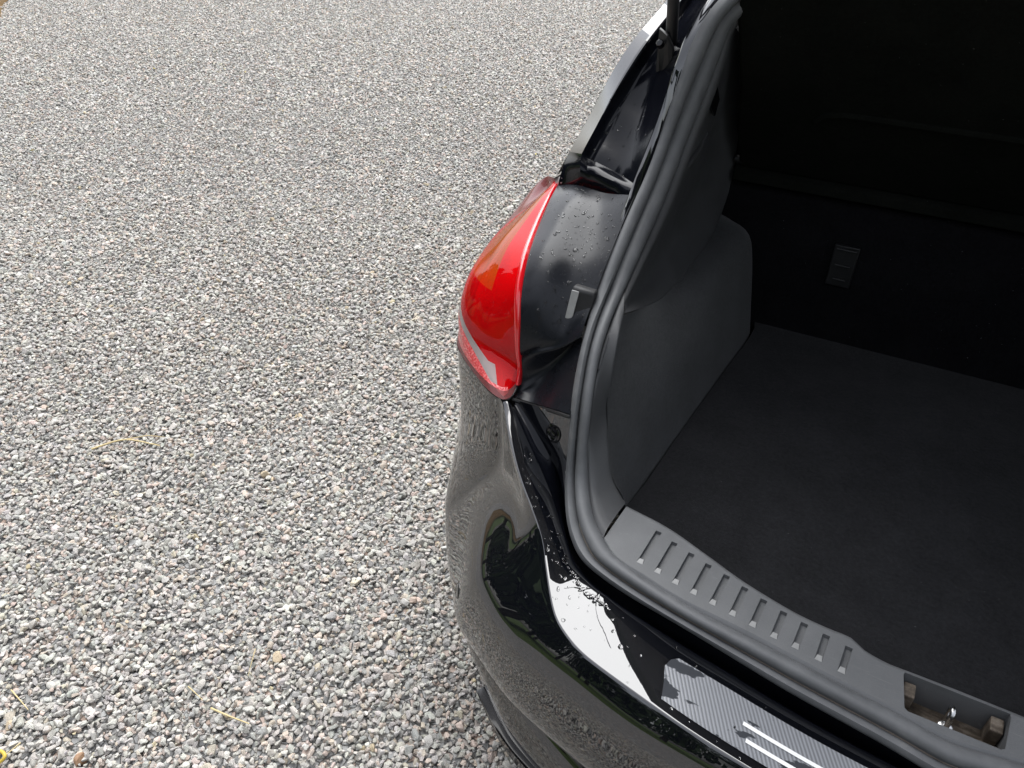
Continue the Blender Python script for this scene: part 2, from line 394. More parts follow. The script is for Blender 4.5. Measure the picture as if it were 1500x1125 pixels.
def m_stone(src='INSTANCER'):
    t = NT('crushed granite')
    at = t.n('Attribute'); at.attribute_type = src; at.attribute_name = 'col'
    sd_ = t.n('Attribute'); sd_.attribute_type = src; sd_.attribute_name = 'seed'
    c = t.n('TexCoord').outputs['Object']
    ad = t.n('VectorMath'); ad.operation = 'ADD'; t.l(c, ad.inputs[0]); t.l(sd_.outputs['Vector'], ad.inputs[1])
    n = t.noise(3.2, 6, .75, ad.outputs[0]); v = t.noise(11, 3, .6, ad.outputs[0])
    k = t.mix(n.outputs[0], v.outputs[0], .5)
    mul = t.ramp(k, [(.30, .76), (.5, 1.0), (.66, 1.17)])
    t.l(t.mix(at.outputs['Color'], mul, 1.0, 'MULTIPLY'), t.b.inputs['Base Color'])
    t.set(Roughness=.62, Specular_IOR_Level=.4)
    t.bump(k, .5, .06)
    return t.m

def m_gravel_base():
    t = NT('gravel bed'); c = t.coord()
    v = t.n('TexVoronoi'); v.inputs['Scale'].default_value = 62.0; t.l(c, v.inputs['Vector'])
    e = t.n('TexVoronoi'); e.inputs['Scale'].default_value = 62.0; e.feature = 'DISTANCE_TO_EDGE'; t.l(c, e.inputs['Vector'])
    sep = t.n('SeparateColor'); t.l(v.outputs['Color'], sep.inputs[0])
    col = t.ramp(sep.outputs[0], [(0, (.13, .13, .13)), (.35, (.24, .24, .235)), (.7, (.34, .34, .33)), (.86, (.36, .27, .22)), (1, (.5, .49, .47))])
    gap = t.ramp(e.outputs[0], [(0, 0), (.09, 1)])
    t.l(t.mix((.14, .135, .125), col, gap), t.b.inputs['Base Color'])
    t.set(Roughness=.85)
    t.bump(gap, .8, .01)
    return t.m

def m_ground(name, stops, scale, bump=.6):
    t = NT(name); c = t.coord()
    a = t.noise(scale, 8, .7, c); b = t.noise(scale * .06, 4, .6, c)
    t.l(t.ramp(t.mix(a.outputs[0], b.outputs[0], .4), stops), t.b.inputs['Base Color'])
    t.set(Roughness=.95, Specular_IOR_Level=.2)
    t.bump(a.outputs[0], bump, .03)
    return t.m

def m_leaf():
    t = NT('dark foliage'); c = t.coord(); n = t.noise(2.5, 4, .6, c)
    t.l(t.ramp(n.outputs[0], [(.3, (.012, .022, .008)), (.7, (.035, .06, .018))]), t.b.inputs['Base Color'])
    t.set(Roughness=.7, Specular_IOR_Level=.2); return t.m

PAINT = m_paint()
DIMPAINT = m_satin('body paint with dimmed reflections', (.004, .0045, .007), .06, .16, 30, .02, 300)  # body paint again, its reflections dimmed to imitate blocked sky
DIMPAINT.node_tree.nodes['Principled BSDF'].inputs['IOR'].default_value = 1.32
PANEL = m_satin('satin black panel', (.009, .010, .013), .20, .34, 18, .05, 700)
BLACKP = m_satin('black plastic', (.012, .012, .013), .35, .55, 40, .15, 1200)
GLOSSBLK = m_plain('gloss black plastic', (.004, .004, .005), .06)
PLASTIC = m_plastic()
PILTRIM = m_satin('dark grey pillar plastic', (.052, .053, .055), .42, .58, 20, .15, 1100)
RUBBER = m_rubber()
STOPM = m_satin('black stop rubber', (.006, .006, .007), .5, .7, 40, .15, 900)
JAMBM = m_satin('grey trim plastic', (.055, .056, .058), .45, .6, 16, .3, 700)
PALEP = m_satin('pale grey plastic', (.26, .26, .255), .35, .5, 90, .1, 700)
FELT = m_carpet('grey side felt', (.014, .015, .016), (.050, .052, .055))
CARPET = m_carpet('charcoal boot carpet', (.0035, .0037, .0043), (.022, .0222, .0245))
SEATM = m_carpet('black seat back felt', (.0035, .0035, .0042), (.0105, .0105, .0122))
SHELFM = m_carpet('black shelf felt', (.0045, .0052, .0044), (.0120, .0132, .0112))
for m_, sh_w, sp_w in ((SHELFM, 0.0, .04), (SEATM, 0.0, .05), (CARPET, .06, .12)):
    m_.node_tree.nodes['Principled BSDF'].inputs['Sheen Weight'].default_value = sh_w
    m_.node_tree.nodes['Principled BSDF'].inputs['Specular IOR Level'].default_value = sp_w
WATER = m_water()
FILM = m_film()
WHITE = m_plain('white print', (.75, .75, .74), .4)
STEEL = m_satin('bright steel', (.5, .5, .5), .15, .35, 60, .05, 400)
STEEL.node_tree.nodes['Principled BSDF'].inputs['Metallic'].default_value = 1.0
DIRTY = m_satin('dusty metal', (.20, .165, .13), .5, .8, 45, .3, 300)
def m_rusty():
    t = NT('worn lock metal'); c = t.coord(); n = t.noise(70, 7, .7, c); g_ = t.noise(28, 4, .6, t.coord(scale=(.4, 2.2, 1)))
    t.l(t.ramp(t.mix(n.outputs[0], g_.outputs[0], .5), [(.34, (.022, .019, .016)), (.47, (.085, .066, .048)), (.56, (.17, .14, .11)), (.68, (.28, .25, .21))]), t.b.inputs['Base Color'])
    t.set(Roughness=.6, Metallic=.25); t.bump(n.outputs[0], .5, .002); return t.m
RUSTY = m_rusty()
CHROME = m_plain('lamp reflector', (.75, .72, .70), .25, Metallic=.6)
AMBER = m_plain('amber red lamp bowl', (.60, .22, .08), .3)
SALMON = m_plain('lamp inner bezel', (.86, .80, .78), .35)
AMBERLENS = m_lens('amber red lens', (.95, .24, .04), .03, .5, (.46, .085, .010))
def amber_fade(m):
    nt = m.node_tree; tc = nt.nodes.new('ShaderNodeTexCoord'); sp3 = nt.nodes.new('ShaderNodeSeparateXYZ'); mr = nt.nodes.new('ShaderNodeMapRange')
    nt.links.new(tc.outputs['Object'], sp3.inputs[0]); nt.links.new(sp3.outputs[2], mr.inputs[0])
    mr.inputs[1].default_value = .895; mr.inputs[2].default_value = .965
    for typ, red in (('BSDF_TRANSPARENT', (.98, .008, .012, 1)), ('BSDF_DIFFUSE', (.92, .004, .008, 1))):
        b = [n for n in nt.nodes if n.type == typ][0]; mx = nt.nodes.new('ShaderNodeMixRGB'); mx.inputs[1].default_value = red; mx.inputs[2].default_value = b.inputs[0].default_value
        nt.links.new(mr.outputs[0], mx.inputs[0]); nt.links.new(mx.outputs[0], b.inputs[0])
amber_fade(AMBERLENS)
def m_reflex():
    t = NT('red reflex plastic'); t.set(Roughness=.22, Coat_Weight=.6, Coat_Roughness=.05); c = t.coord()
    v = t.n('TexVoronoi'); v.inputs['Scale'].default_value = 330.0; t.l(c, v.inputs['Vector'])
    n = t.noise(120, 3, .6, c)
    t.l(t.ramp(t.mix(v.outputs['Distance'], n.outputs[0], .5), [(.25, (.50, .03, .035)), (.5, (.66, .07, .075)), (.75, (.75, .22, .21))]), t.b.inputs['Base Color'])
    t.bump(v.outputs['Distance'], .6, .002)
    return t.m
REFLEX = m_reflex()
REDLENS = m_lens('red lens', (.98, .008, .012), .03, .36, (.92, .004, .008))
CLEARLENS = m_lens('clear lens', (.86, .78, .76), .04, .45, (.62, .54, .52))
PALELENS = m_lens('smoky pink lens', (.72, .34, .32), .12, .4, (.40, .13, .13))
REDRIM = m_plain('red lamp rim', (.62, .006, .012), .10, Coat_Weight=1.0, Coat_Roughness=.02)
GLASS = m_plain('dark window glass', (.004, .005, .006), .02, IOR=1.5)
TYRE = m_satin('tyre rubber', (.018, .018, .018), .7, .9, 30, .3, 200)
ALLOY = m_plain('alloy', (.45, .46, .47), .3, Metallic=1.0)
STRAW = m_satin('dry straw', (.52, .42, .22), .6, .8, 200, .2, 900)
YELLOW = m_plain('yellow cord', (.50, .36, .05), .6)
STONE = m_stone()
GBASE = m_gravel_base()
GRASS = m_ground('lawn', [(.25, (.025, .042, .008)), (.5, (.05, .078, .016)), (.75, (.08, .11, .028))], 14)
SOIL = m_ground('brown soil', [(.25, (.05, .03, .012)), (.5, (.12, .075, .03)), (.75, (.20, .13, .06))], 40)
LEAF = m_leaf()
BARK = m_satin('bark', (.06, .045, .03), .8, .95, 12, .6, 60)

# ------------------------------------------------------------------ setting
rng = np.random.default_rng(7)
random.seed(7)
ground = MB().poly([(-250, -250, -.008), (250, -250, -.008), (250, 250, -.008), (-250, 250, -.008)]).build('lawn', GRASS, smooth=0)
tag(ground, 'mown green lawn around the gravel yard', 'lawn', kind='structure')
bed = MB().poly([(-11, -1.0, 0), (-5, -2.3, 0), (-3.4, -3.4, 0), (-2.2, -8.5, 0), (8, -9.2, 0), (8, 16, 0), (-11, 16, 0)]).build('gravel_ground', GBASE, smooth=0)
tag(bed, 'grey gravel yard the car is parked on', 'gravel yard', kind='structure')
s0, s1 = np.array(SOIL_EDGE[0]), np.array(SOIL_EDGE[1])
dv = (s1 - s0) / np.linalg.norm(s1 - s0); nv = np.array([-dv[1], dv[0], 0]); nv = nv if nv[0] < 0 else -nv
def soil_pt(a, b): return tuple(s0 + dv*a + nv*b + np.array([0, 0, .012]))
edge = [(-2.2, .9), (-1.6, .5), (-.9, .28), (-.3, .06), (.2, -.03), (.9, .03), (1.5, -.04), (2.3, .02), (3.2, .06), (4.5, .0)]
mb = MB()
rows = [[], [], []]
for a, b in edge:
    rows[0].append(np.array(soil_pt(a, b)) - [0, 0, .008]); rows[1].append(np.array(soil_pt(a, b + .08)) + [0, 0, .03]); rows[2].append(np.array(soil_pt(a, 3.0)) + [0, 0, .05])
soil = mb.grid(rows).build('soil_bed', SOIL)
tag(soil, 'brown bare soil bed at the far left edge of the gravel', 'soil', kind='structure')

# ---- gravel: crushed granite, one uncountable mass
def stone_mesh(k):
    r = random.Random(100 + k)
    bm = bmesh.new()
    el = (1.0, r.uniform(.62, .95), r.uniform(.45, .78))
    pts = []
    for i in range(r.choice((11, 13, 15, 18))):
        v = Vector((r.gauss(0, 1), r.gauss(0, 1), r.gauss(0, 1))).normalized() * r.uniform(.82, 1.1)
        pts.append(bm.verts.new((v.x*el[0], v.y*el[1], v.z*el[2])))
    res = bmesh.ops.convex_hull(bm, input=pts)
    for g in list(bm.verts):
        if not g.link_faces: bm.verts.remove(g)
    bmesh.ops.dissolve_limit(bm, angle_limit=rad(9), verts=bm.verts, edges=bm.edges)
    bmesh.ops.bevel(bm, geom=list(bm.edges), offset=.09, segments=1, affect='EDGES', profile=.6, clamp_overlap=True)
    bmesh.ops.triangulate(bm, faces=bm.faces)
    bmesh.ops.recalc_face_normals(bm, faces=bm.faces)
    me = bpy.data.meshes.new('stone'); bm.to_mesh(me); bm.free()
    me.materials.append(STONE)
    return me

NST = 14
proto_col = bpy.data.collections.new('stone_shapes')          # not linked to the scene
for k in range(NST):
    o = bpy.data.objects.new('stone_shape', stone_mesh(k)); proto_col.objects.link(o)

CAMXY = np.array([-.226, -.681]); HD = np.array([-math.sin(rad(28)), math.cos(rad(28))]); RT = np.array([HD[1], -HD[0]])
def stone_field():
    pts = []
    def layer(sp, z, zj, dmin, dmax, rmin, rmax):
        xs = np.arange(-9.8, 2.6, sp); ys = np.arange(-6.0, 10.6, sp*.87)
        X, Y = np.meshgrid(xs, ys); X = X + (np.arange(len(ys)) % 2)[:, None]*sp*.5
        q = np.stack([X.ravel(), Y.ravel()], 1); q += rng.uniform(-.42, .42, q.shape)*sp
        rel = q - CAMXY; d = rel @ HD; s = rel @ RT
        view = (d > dmin) & (d < dmax) & (np.abs(s) < .72*d + .75)           # ground in and around the frame
        under = (q[:, 0] > -.62) & (q[:, 1] > .35)                          # hidden below the car
        rad_ = np.hypot(q[:, 0] + .3, q[:, 1] + .3)
        refl = (rad_ >= rmin) & (rad_ < rmax) & (q[:, 1] < 2.0) & ~((d > .25) & (d < 9.6) & (np.abs(s) < .72*d + .75))   # ground the bumper mirrors
        e = q - s0[:2]; on_soil = (e @ nv[:2]) > .03 + .05*np.sin((e @ dv[:2])*4)
        on_lawn = q[:, 1] < np.interp(q[:, 0], [-11, -5, -3.4, -2.2, 7], [-1.0, -2.3, -3.4, -8.5, -9])
        q = q[(view | refl) & ~under & ~on_soil & ~on_lawn]
        zz = z + rng.uniform(-zj, zj, len(q)) + .003*np.sin(q[:, 0]*2.3 + 1)*np.sin(q[:, 1]*1.9)
        return np.c_[q, zz]
    L = [layer(.0180, .002, .003, .25, 3.6, 9, 9), layer(.0163, .0095, .0035, .25, 5.0, 0, 2.6), layer(.0192, .010, .004, 5.0, 9.7, 2.6, 5.6), layer(.0185, .0115, .003, .25, 2.6, 9, 9)]
    return np.vstack(L), np.concatenate([np.full(len(a), (0, 0, 1, 2)[k], int) for k, a in enumerate(L)])
SP, LOD = stone_field()
N = len(SP)
print('stones', N)
size = .0083 * np.exp(rng.normal(0, .28, N)); size = np.clip(size, .0045, .0165)
size *= np.choose(LOD, [1.0, 1.2, .52])
scl = size[:, None] * rng.uniform(.8, 1.2, (N, 3)); scl[:, 2] *= .95
rot = np.c_[rng.normal(0, .45, N), rng.normal(0, .45, N), rng.uniform(0, 6.283, N)]
pal = np.array([[.39, .385, .365], [.45, .44, .415], [.33, .33, .325], [.51, .50, .47], [.26, .262, .258], [.48, .405, .35], [.50, .41, .35], [.46, .415, .33], [.62, .605, .57], [.41, .415, .395], [.44, .35, .30], [.45, .37, .22]])
pal = .405 + (pal - .405)*np.array([.72])
prob = np.array([.20, .19, .13, .12, .05, .07, .045, .035, .045, .09, .02, .005]); prob /= prob.sum()
col = pal[rng.choice(len(pal), N, p=prob)] * rng.uniform(.86, 1.16, (N, 1)) * rng.uniform(.97, 1.03, (N, 3)) * np.array([1.22, 1.18, 1.12])
col = np.minimum(col, .74)
pick = rng.integers(0, NST, N); off = rng.uniform(0, 50, (N, 3))
_rel = SP[:, :2] - CAMXY; _d = _rel @ HD; _s = _rel @ RT; _dep = _d*math.cos(rad(37)) + (1.548 - SP[:, 2])*math.sin(rad(37))
_v = (_d*math.sin(rad(37)) - (1.548 - SP[:, 2])*math.cos(rad(37)))/_dep; _u = _s/_dep
vis = (np.abs(_u) < .66) & (_v > -.498) & (SP[:, 2] > .009) & ((_u < -.02) | (SP[:, 1] < -.9)) 
key = np.where(vis, size/_dep, 0); big = np.argsort(-key)[:300]
STONE1 = m_stone('OBJECT')
shapes1 = [stone_mesh(k) for k in range(NST)]
for m_ in shapes1: m_.materials.clear(); m_.materials.append(STONE1)
for k in big:
    o = bpy.data.objects.new('stone', shapes1[pick[k]]); link(o, bed)
    o.location = SP[k]; o.scale = scl[k]; o.rotation_euler = rot[k]; o['col'] = [float(c) for c in col[k]]; o['seed'] = [float(c) for c in off[k]]
keep = np.ones(N, bool); keep[big] = False
SP, scl, rot, col, pick, off = SP[keep], scl[keep], rot[keep], col[keep], pick[keep], off[keep]; N = len(SP)
me = bpy.data.meshes.new('gravel'); me.from_pydata([], [], []); me.vertices.add(N)
me.vertices.foreach_set('co', SP.astype(np.float32).ravel())
def attr(n, typ, key, data):
    a = me.attributes.new(n, typ, 'POINT'); a.data.foreach_set(key, np.ascontiguousarray(data).ravel())
attr('scl', 'FLOAT_VECTOR', 'vector', scl.astype(np.float32))
attr('rot', 'FLOAT_VECTOR', 'vector', rot.astype(np.float32))
attr('tint', 'FLOAT_COLOR', 'color', np.c_[col, np.ones(N)].astype(np.float32))
attr('pick', 'INT', 'value', pick.astype(np.int32))
attr('off', 'FLOAT_VECTOR', 'vector', off.astype(np.float32))
gravel = link(bpy.data.objects.new('gravel', me))
tag(gravel, 'loose crushed granite gravel in grey, white and pink', 'gravel', kind='stuff')
ng = bpy.data.node_groups.new('scatter_stones', 'GeometryNodeTree')
ng.interface.new_socket('Geometry', in_out='INPUT', socket_type='NodeSocketGeometry')
ng.interface.new_socket('Geometry', in_out='OUTPUT', socket_type='NodeSocketGeometry')
gi = ng.nodes.new('NodeGroupInput'); go = ng.nodes.new('NodeGroupOutput')
m2p = ng.nodes.new('GeometryNodeMeshToPoints')
ci = ng.nodes.new('GeometryNodeCollectionInfo'); ci.inputs['Collection'].default_value = proto_col
ci.inputs['Separate Children'].default_value = True; ci.inputs['Reset Children'].default_value = True
iop = ng.nodes.new('GeometryNodeInstanceOnPoints'); iop.inputs['Pick Instance'].default_value = True
def named(n, t):
    x = ng.nodes.new('GeometryNodeInputNamedAttribute'); x.data_type = t; x.inputs['Name'].default_value = n; return x.outputs['Attribute']
def store(prev, n, t, src):
    x = ng.nodes.new('GeometryNodeStoreNamedAttribute'); x.data_type = t; x.domain = 'INSTANCE'; x.inputs['Name'].default_value = n
    ng.links.new(prev, x.inputs['Geometry']); ng.links.new(src, x.inputs['Value']); return x.outputs[0]
e2r = ng.nodes.new('FunctionNodeEulerToRotation')
ng.links.new(gi.outputs[0], m2p.inputs[0]); ng.links.new(m2p.outputs[0], iop.inputs['Points'])
ng.links.new(ci.outputs[0], iop.inputs['Instance'])
ng.links.new(named('pick', 'INT'), iop.inputs['Instance Index'])
ng.links.new(named('rot', 'FLOAT_VECTOR'), e2r.inputs[0]); ng.links.new(e2r.outputs[0], iop.inputs['Rotation'])
ng.links.new(named('scl', 'FLOAT_VECTOR'), iop.inputs['Scale'])
g = store(iop.outputs[0], 'col', 'FLOAT_COLOR', named('tint', 'FLOAT_COLOR'))
g = store(g, 'seed', 'FLOAT_VECTOR', named('off', 'FLOAT_VECTOR'))
ng.links.new(g, go.inputs[0])
gm = gravel.modifiers.new('scatter', 'NODES'); gm.node_group = ng

# ---- trees across the lawn behind the photographer (mirrored in the bumper)
def tree_mesh(seed, h, r):
    q = np.random.default_rng(seed); mb = MB()
    nL = 5200
    for c in range(nL):
        z = h*(.12 + .88*q.random()); prof = (1 - (z/h - .12)/.9)**.7*.9 + .12
        a = q.random()*6.283; rr = r*prof*math.sqrt(q.random())*(1 + .25*math.sin(3*a + z*1.7 + seed))
        p = np.array([rr*math.cos(a), rr*math.sin(a), z]); s_ = q.uniform(.10, .24)
        u = q.normal(size=3); u /= np.linalg.norm(u); w = np.cross(u, q.normal(size=3)); w /= np.linalg.norm(w)
        mb.v += [tuple(p - u*s_), tuple(p + w*s_*.6), tuple(p + u*s_), tuple(p - w*s_*.6)]
        o = len(mb.v); mb.f.append((o-4, o-3, o-2, o-1))
    return mb
tree_src = []
for k, (h, r) in enumerate(((8.5, 2.6), (7.2, 2.9), (9.5, 2.4))):
    crown = tree_mesh(k, h, r)
    tree_src.append((crown, h))
tree_spots = [(-13.5, -1.8, 2), (-12.5, -4.2, 1), (-14.5, -6.5, 0), (-12, -9.5, 2), (-8.5, -12.5, 1), (-5, -13.5, 0), (-1.2, -13.2, 2), (2.6, -13.8, 1), (6.4, -13, 0), (10, -11, 2), (-10.5, -14, 0), (.8, -16.5, 0), (-17, -8.5, 2), (-13, .8, 0), (-14.2, 2.6, 1)]
crowns, trunks = {}, {}
for i, (x, y, k) in enumerate(tree_spots):
    root = empty('tree', (x, y, -.01)); root.rotation_euler.z = i*1.3; root.scale = (1.25, 1.25, 1.45) if i < 4 else (1, 1, 1)
    tag(root, 'dark leafy tree across the lawn, mirrored in the black bumper', 'tree', 'trees across the lawn behind the car')
    if k not in crowns:
        crowns[k] = tree_src[k][0].build('crown', LEAF, root, smooth=0, merge=False)
        trunks[k] = MB().tube([(0, 0, 0), (.05, .02, 1.0), (0, .05, 3.0), (0, 0, tree_src[k][1]*.8)], [.22, .17, .12, .03], 8).build('trunk', BARK, root)
    else:
        for src in (crowns[k], trunks[k]):
            c = src.copy(); link(c, root)

# ------------------------------------------------------------------ the car
car = empty('car', (0, 0, 0))
tag(car, 'wet black hatchback with open boot parked on the gravel', 'car')
PER = 6

# ---- bumper skin
E_ = crv(EDGE, PER); Bu = crv(BULGE, PER); Cr = crv(CREASE, PER); Lo = crv(LOWER, PER)
def fair(c, it=10):
    for _ in range(it): c = np.vstack([c[:1], c[:-2]*.25 + c[1:-1]*.5 + c[2:]*.25, c[-1:]])
    return c
Bu, Cr, Lo = fair(Bu), fair(Cr), fair(Lo); E_ = fair(E_, 5)
def plan_out(c):
    t = np.gradient(c, axis=0); n = np.stack([t[:, 1], -t[:, 0], 0*t[:, 0]], 1)
    n /= np.linalg.norm(n, axis=1)[:, None] + 1e-9
    cc = np.array([0, .9, 0]); s_ = np.sign(((c - cc)*n)[:, :2].sum(1)); return n*s_[:, None]
no = plan_out(Bu); no[0] = (0, -1, 0)
Z1 = np.array([0, 0, 1.0])
si = np.arange(len(E_))/PER
STA = [0, 4, 7, 9, 10, 11, 12, 13, 17, 20]
o2 = np.interp(si, STA, [.43, .43, .46, .41, .18, .04, .03, .03, .03, .10])[:, None]; d2 = np.interp(si, STA, [.24, .24, .26, .26, .18, .24, .36, .44, .50, .4])[:, None]
o3 = np.interp(si, STA, [.76, .76, .82, .80, .73, .63, .53, .46, .42, .5])[:, None]; d3 = np.interp(si, STA, [.55, .55, .54, .54, .52, .58, .66, .72, .76, .75])[:, None]
def soften(a, it=14):
    for _ in range(it):
        p = np.vstack([a[:1], a, a[-1:]]); a = p[:-2]*.25 + p[1:-1]*.5 + p[2:]*.25
    return a
o2, d2, o3, d3 = soften(o2), soften(d2), soften(o3), soften(d3)
dxy = (Bu - E_)*[1, 1, 0]; dzz = (Bu - E_)*[0, 0, 1]
r0 = E_
r1 = E_ + dxy*.025 + dzz*.012
r2 = E_ + dxy*o2 + dzz*d2
r3 = E_ + dxy*o3 + dzz*d3
r4 = Bu
r5 = Bu*.62 + Cr*.38 + no*.004 - Z1*.012
up_rows = across([r0, r2, r3, r4, r5, Cr + no*.002 + Z1*.004], 6)
lo_b = Lo - no*.012 - Z1*np.minimum(.07, np.maximum(Lo[:, 2] - .27, 0))[:, None]
lo_c = Lo - no*.03 - Z1*np.minimum(.13, np.maximum(Lo[:, 2] - .215, 0))[:, None]
lo_d = Lo - no*.20 - Z1*np.minimum(.15, np.maximum(Lo[:, 2] - .2, 0))[:, None]
lo_rows = across([Cr, Cr*.5 + Lo*.5 + no*.006, Lo, lo_b, lo_c, lo_d], 4)
bump_mb = MB().grid(up_rows).grid(across([up_rows[-1], Cr - no*.004, Cr], 1)).grid(lo_rows)
# lip on top: rounded edge, flat step, inner edge
nl = 13*PER + 1
Li = crv(LIPIN, PER); Re = crv(RECESS, PER)
inw = Li - E_[:nl]; wd = np.linalg.norm(inw, axis=1)[:, None]; inw = inw/(wd + 1e-9)
e1 = E_[:nl] + inw*np.minimum(.0018, wd*.1) + Z1*.0014
def lip(t, dz=0.0):
    """a line on the lip's top, t = 0 at the outer and 1 at the inner edge"""
    a = E_[:nl] + inw*np.minimum(.005, wd*.2) + Z1*.0022; b = Li - inw*np.minimum(.006, wd*.2) + Z1*.002
    return a + (b - a)*t + Z1*(dz + .002*math.sin(t*math.pi))
lip_rows = [E_[:nl], e1, lip(0), lip(.33), lip(.66), lip(1), Li]
bump_mb.grid(lip_rows)
drop = Li + inw*np.minimum(.006, wd*.2) - Z1*.006
bump_mb.mirror()
bumper = bump_mb.build('bumper', PAINT, car, smooth=28)
MB().grid(across([Li, drop, Li*.35 + Re*.65 - Z1*.006, Re], 3)).mirror().build('inner_step', DIMPAINT, bumper, smooth=28)

# film on the lip with its two printed stripes
fl = [lip(t, .0012) for t in (.10, .35, .6, .84)]
def upto(x0, rows):
    out = []
    for r in rows:
        r = r[r[:, 0] >= x0 - .2]
        xs = np.linspace(0, x0, 26); o = np.argsort(r[:, 0])
        out.append(np.stack([xs, np.interp(xs, r[o][:, 0], r[o][:, 1]), np.interp(xs, r[o][:, 0], r[o][:, 2])], 1))
    return out
fr_ = upto(-.312, fl)
for j, r in enumerate(fr_):                                     # slanted, rounded end
    r[:, 0] *= [.985, 1.0, 1.02, 1.02][j]
fr_[3][-1] = fr_[3][-1]*.6 + fr_[2][-1]*.4; fr_[3][-1][0] = -.314
film = MB().grid(across(fr_, 3, False)).mirror().build('protective_film', FILM, bumper, thick=.0)
film['label'] = 'grey carbon patterned protective film on the bumper lip'
for (a, b) in ((.47, 0), (.27, 1)):
    r = upto(-.212 + .008*b, [lip(a - .028, .0022), lip(a + .028, .0022)])
    r = [q[(q[:, 0] < -.118 - .004*b)] for q in r]
    MB().grid(r).build('printed_stripe', WHITE, film, smooth=0)

# parking sensors, lower trim strip
def bumper_point(z, i):
    cols = np.array([r[i] for r in up_rows]); j = np.argmin(np.abs(cols[:, 2] - z)); return cols[j], no[i]
sen = np.array(SENSOR[0]); gi_ = np.array(up_rows).reshape(-1, 3); kk = np.argmin(np.linalg.norm((gi_ - sen)[:, :2], axis=1) + .5*np.abs(gi_[:, 2] - .53))
sp_, sn = gi_[kk], no[kk % len(E_)]
ri_, ci_ = divmod(kk, len(E_))
sn = np.cross(up_rows[ri_ + 1][ci_] - up_rows[ri_ - 1][ci_], up_rows[ri_][ci_ + 1] - up_rows[ri_][ci_ - 1]); sn /= np.linalg.norm(sn); sn = sn if sn @ no[ci_] > 0 else -sn
for sx in (1, -1):
    c = sp_*[sx, 1, 1]; n_ = sn*[sx, 1, 1]
    MB().lathe([(.0135, -.004), (.0135, .0004), (.0128, .0010), (.0120, .0004), (.0115, -.0012), (.0108, .0004), (.0100, .0010), (0, .0014)], c, n_, 28).build('parking_sensor', PAINT, bumper)
ls = Lo + no*.004 - Z1*.045
strip_i = slice(1*PER, 8*PER)
s_mid = ls[strip_i]; s_no = no[strip_i]
mb = MB()
tp = np.linspace(1, 0, len(s_mid))[:, None]**.5
mb.grid([s_mid + Z1*.020*tp - s_no*.010, s_mid + Z1*.018*tp + s_no*.004, s_mid + s_no*.006*tp, s_mid - Z1*.02*tp + s_no*.004, s_mid - Z1*.022*tp - s_no*.012])
lower_trim = mb.pair('lower_trim_strip', GLOSSBLK, bumper)

# ---- body round the boot opening (below the seal) and rear corner panels
So = crv(SEALO, PER); Si = crv(SEALI, PER)
so_arc = arc(SEALO[:14], 90)
def near_on(curve, p): return curve[np.argmin(np.linalg.norm(curve - p, axis=1))]
C1 = crv(RECESS, PER)
Cside = np.array([near_on(so_arc, p + np.array([.03, .02, .04])) for p in C1])
# recess bottom up to the seal flange
n_ = len(C1)
So_part = arc([tuple(p) for p in crv(SEALO[:13], PER)], n_)
ap = MB()
top = So_part + [0, .004, -.004]
mid_ = C1*.3 + top*.7 + np.array([0, -.002, 0])
ap.grid(across([C1, mid_, top], 4))
ap.mirror()
aperture = ap.build('boot_opening_panel', PAINT, car, smooth=45)
ap = MB()
# under the shoulder: gap line up to the undercut
gu = arc(GAPUP, 20); su = arc(SHUND, 20); sl = arc(SHLOW, 20)
ap.grid(across([gu, (gu + su)/2 + [0, .006, 0], su], 4))
ap.pair('lamp_recess_panel', PANEL, car, smooth=45)
gl_ = arc(GAPUP, 14)
MB().tube(gl_ + [0, -.004, -.002], .0028, 6).pair('panel_gap_filler', BLACKP, car)
# rubber plug
pc = np.array(PLUG[0])
_ag = np.array(across([C1, mid_, top], 12)); _k = np.argmin(np.linalg.norm((_ag - pc)[:, :, [0, 2]], axis=2)); _a, _b = divmod(_k, _ag.shape[1])
pc = _ag[_a, _b]; pn = np.cross(_ag[_a + 1, _b] - _ag[_a - 1, _b], _ag[_a, _b + 1] - _ag[_a, _b - 1]); pn /= np.linalg.norm(pn); pn = pn if pn[1] < 0 else -pn
print('plug', pc, pn)
for sx in (1, -1):
    MB().lathe([(.0155, -.006), (.0155, .000), (.0145, .0018), (.0115, .0024), (.0095, .0008), (.006, .0008), (.0052, .0028), (.003, .0035), (0, .0035)], pc*[sx, 1, 1], pn*[sx, 1, 1], 28).build('rubber_plug', GLOSSBLK, car)

# ---- shoulder panel between lamp and seal
li = arc(LAMPIN[:8], 40)
si_ = So[(14*PER):(17*PER + PER//2)][::-1]
si2 = arc([tuple(p) for p in si_], 40)
li2 = arc([tuple(np.array(p) + [.006, -.002, 0.0]) for p in LAMPIN[:7]] + [tuple(np.array(SHLOW[0]) + [0, 0, .008])], 40)
w_ = np.linspace(0, 1, 40)[:, None]
bul = np.array([0, -.35, 1.0])
c1 = li2*.72 + si2*.28 + bul*(.004 + .006*np.sin(w_*math.pi))
c2 = li2*.38 + si2*.62 + bul*(-.004 + .004*np.sin(w_*math.pi))
sh_rows = across([li2, c1, c2, si2 + [-.004, -.003, .001]], 8)
sh = MB().grid(sh_rows)
low = np.array([r[-1] for r in sh_rows])                      # lower edge rolls under
sl_ = low; su_ = arc(SHUND, len(low))
dn = np.array([0, -.004, -.008])
sh.grid(across([sl_, sl_ + dn, sl_*.35 + su_*.65 + [0, .004, -.004], su_], 5))
shoulder = sh.pair('shoulder_panel', PANEL, car, smooth=50, face=(0, -.6, 1))

PANEL.node_tree.nodes['Principled BSDF'].inputs['IOR'].default_value = 1.34
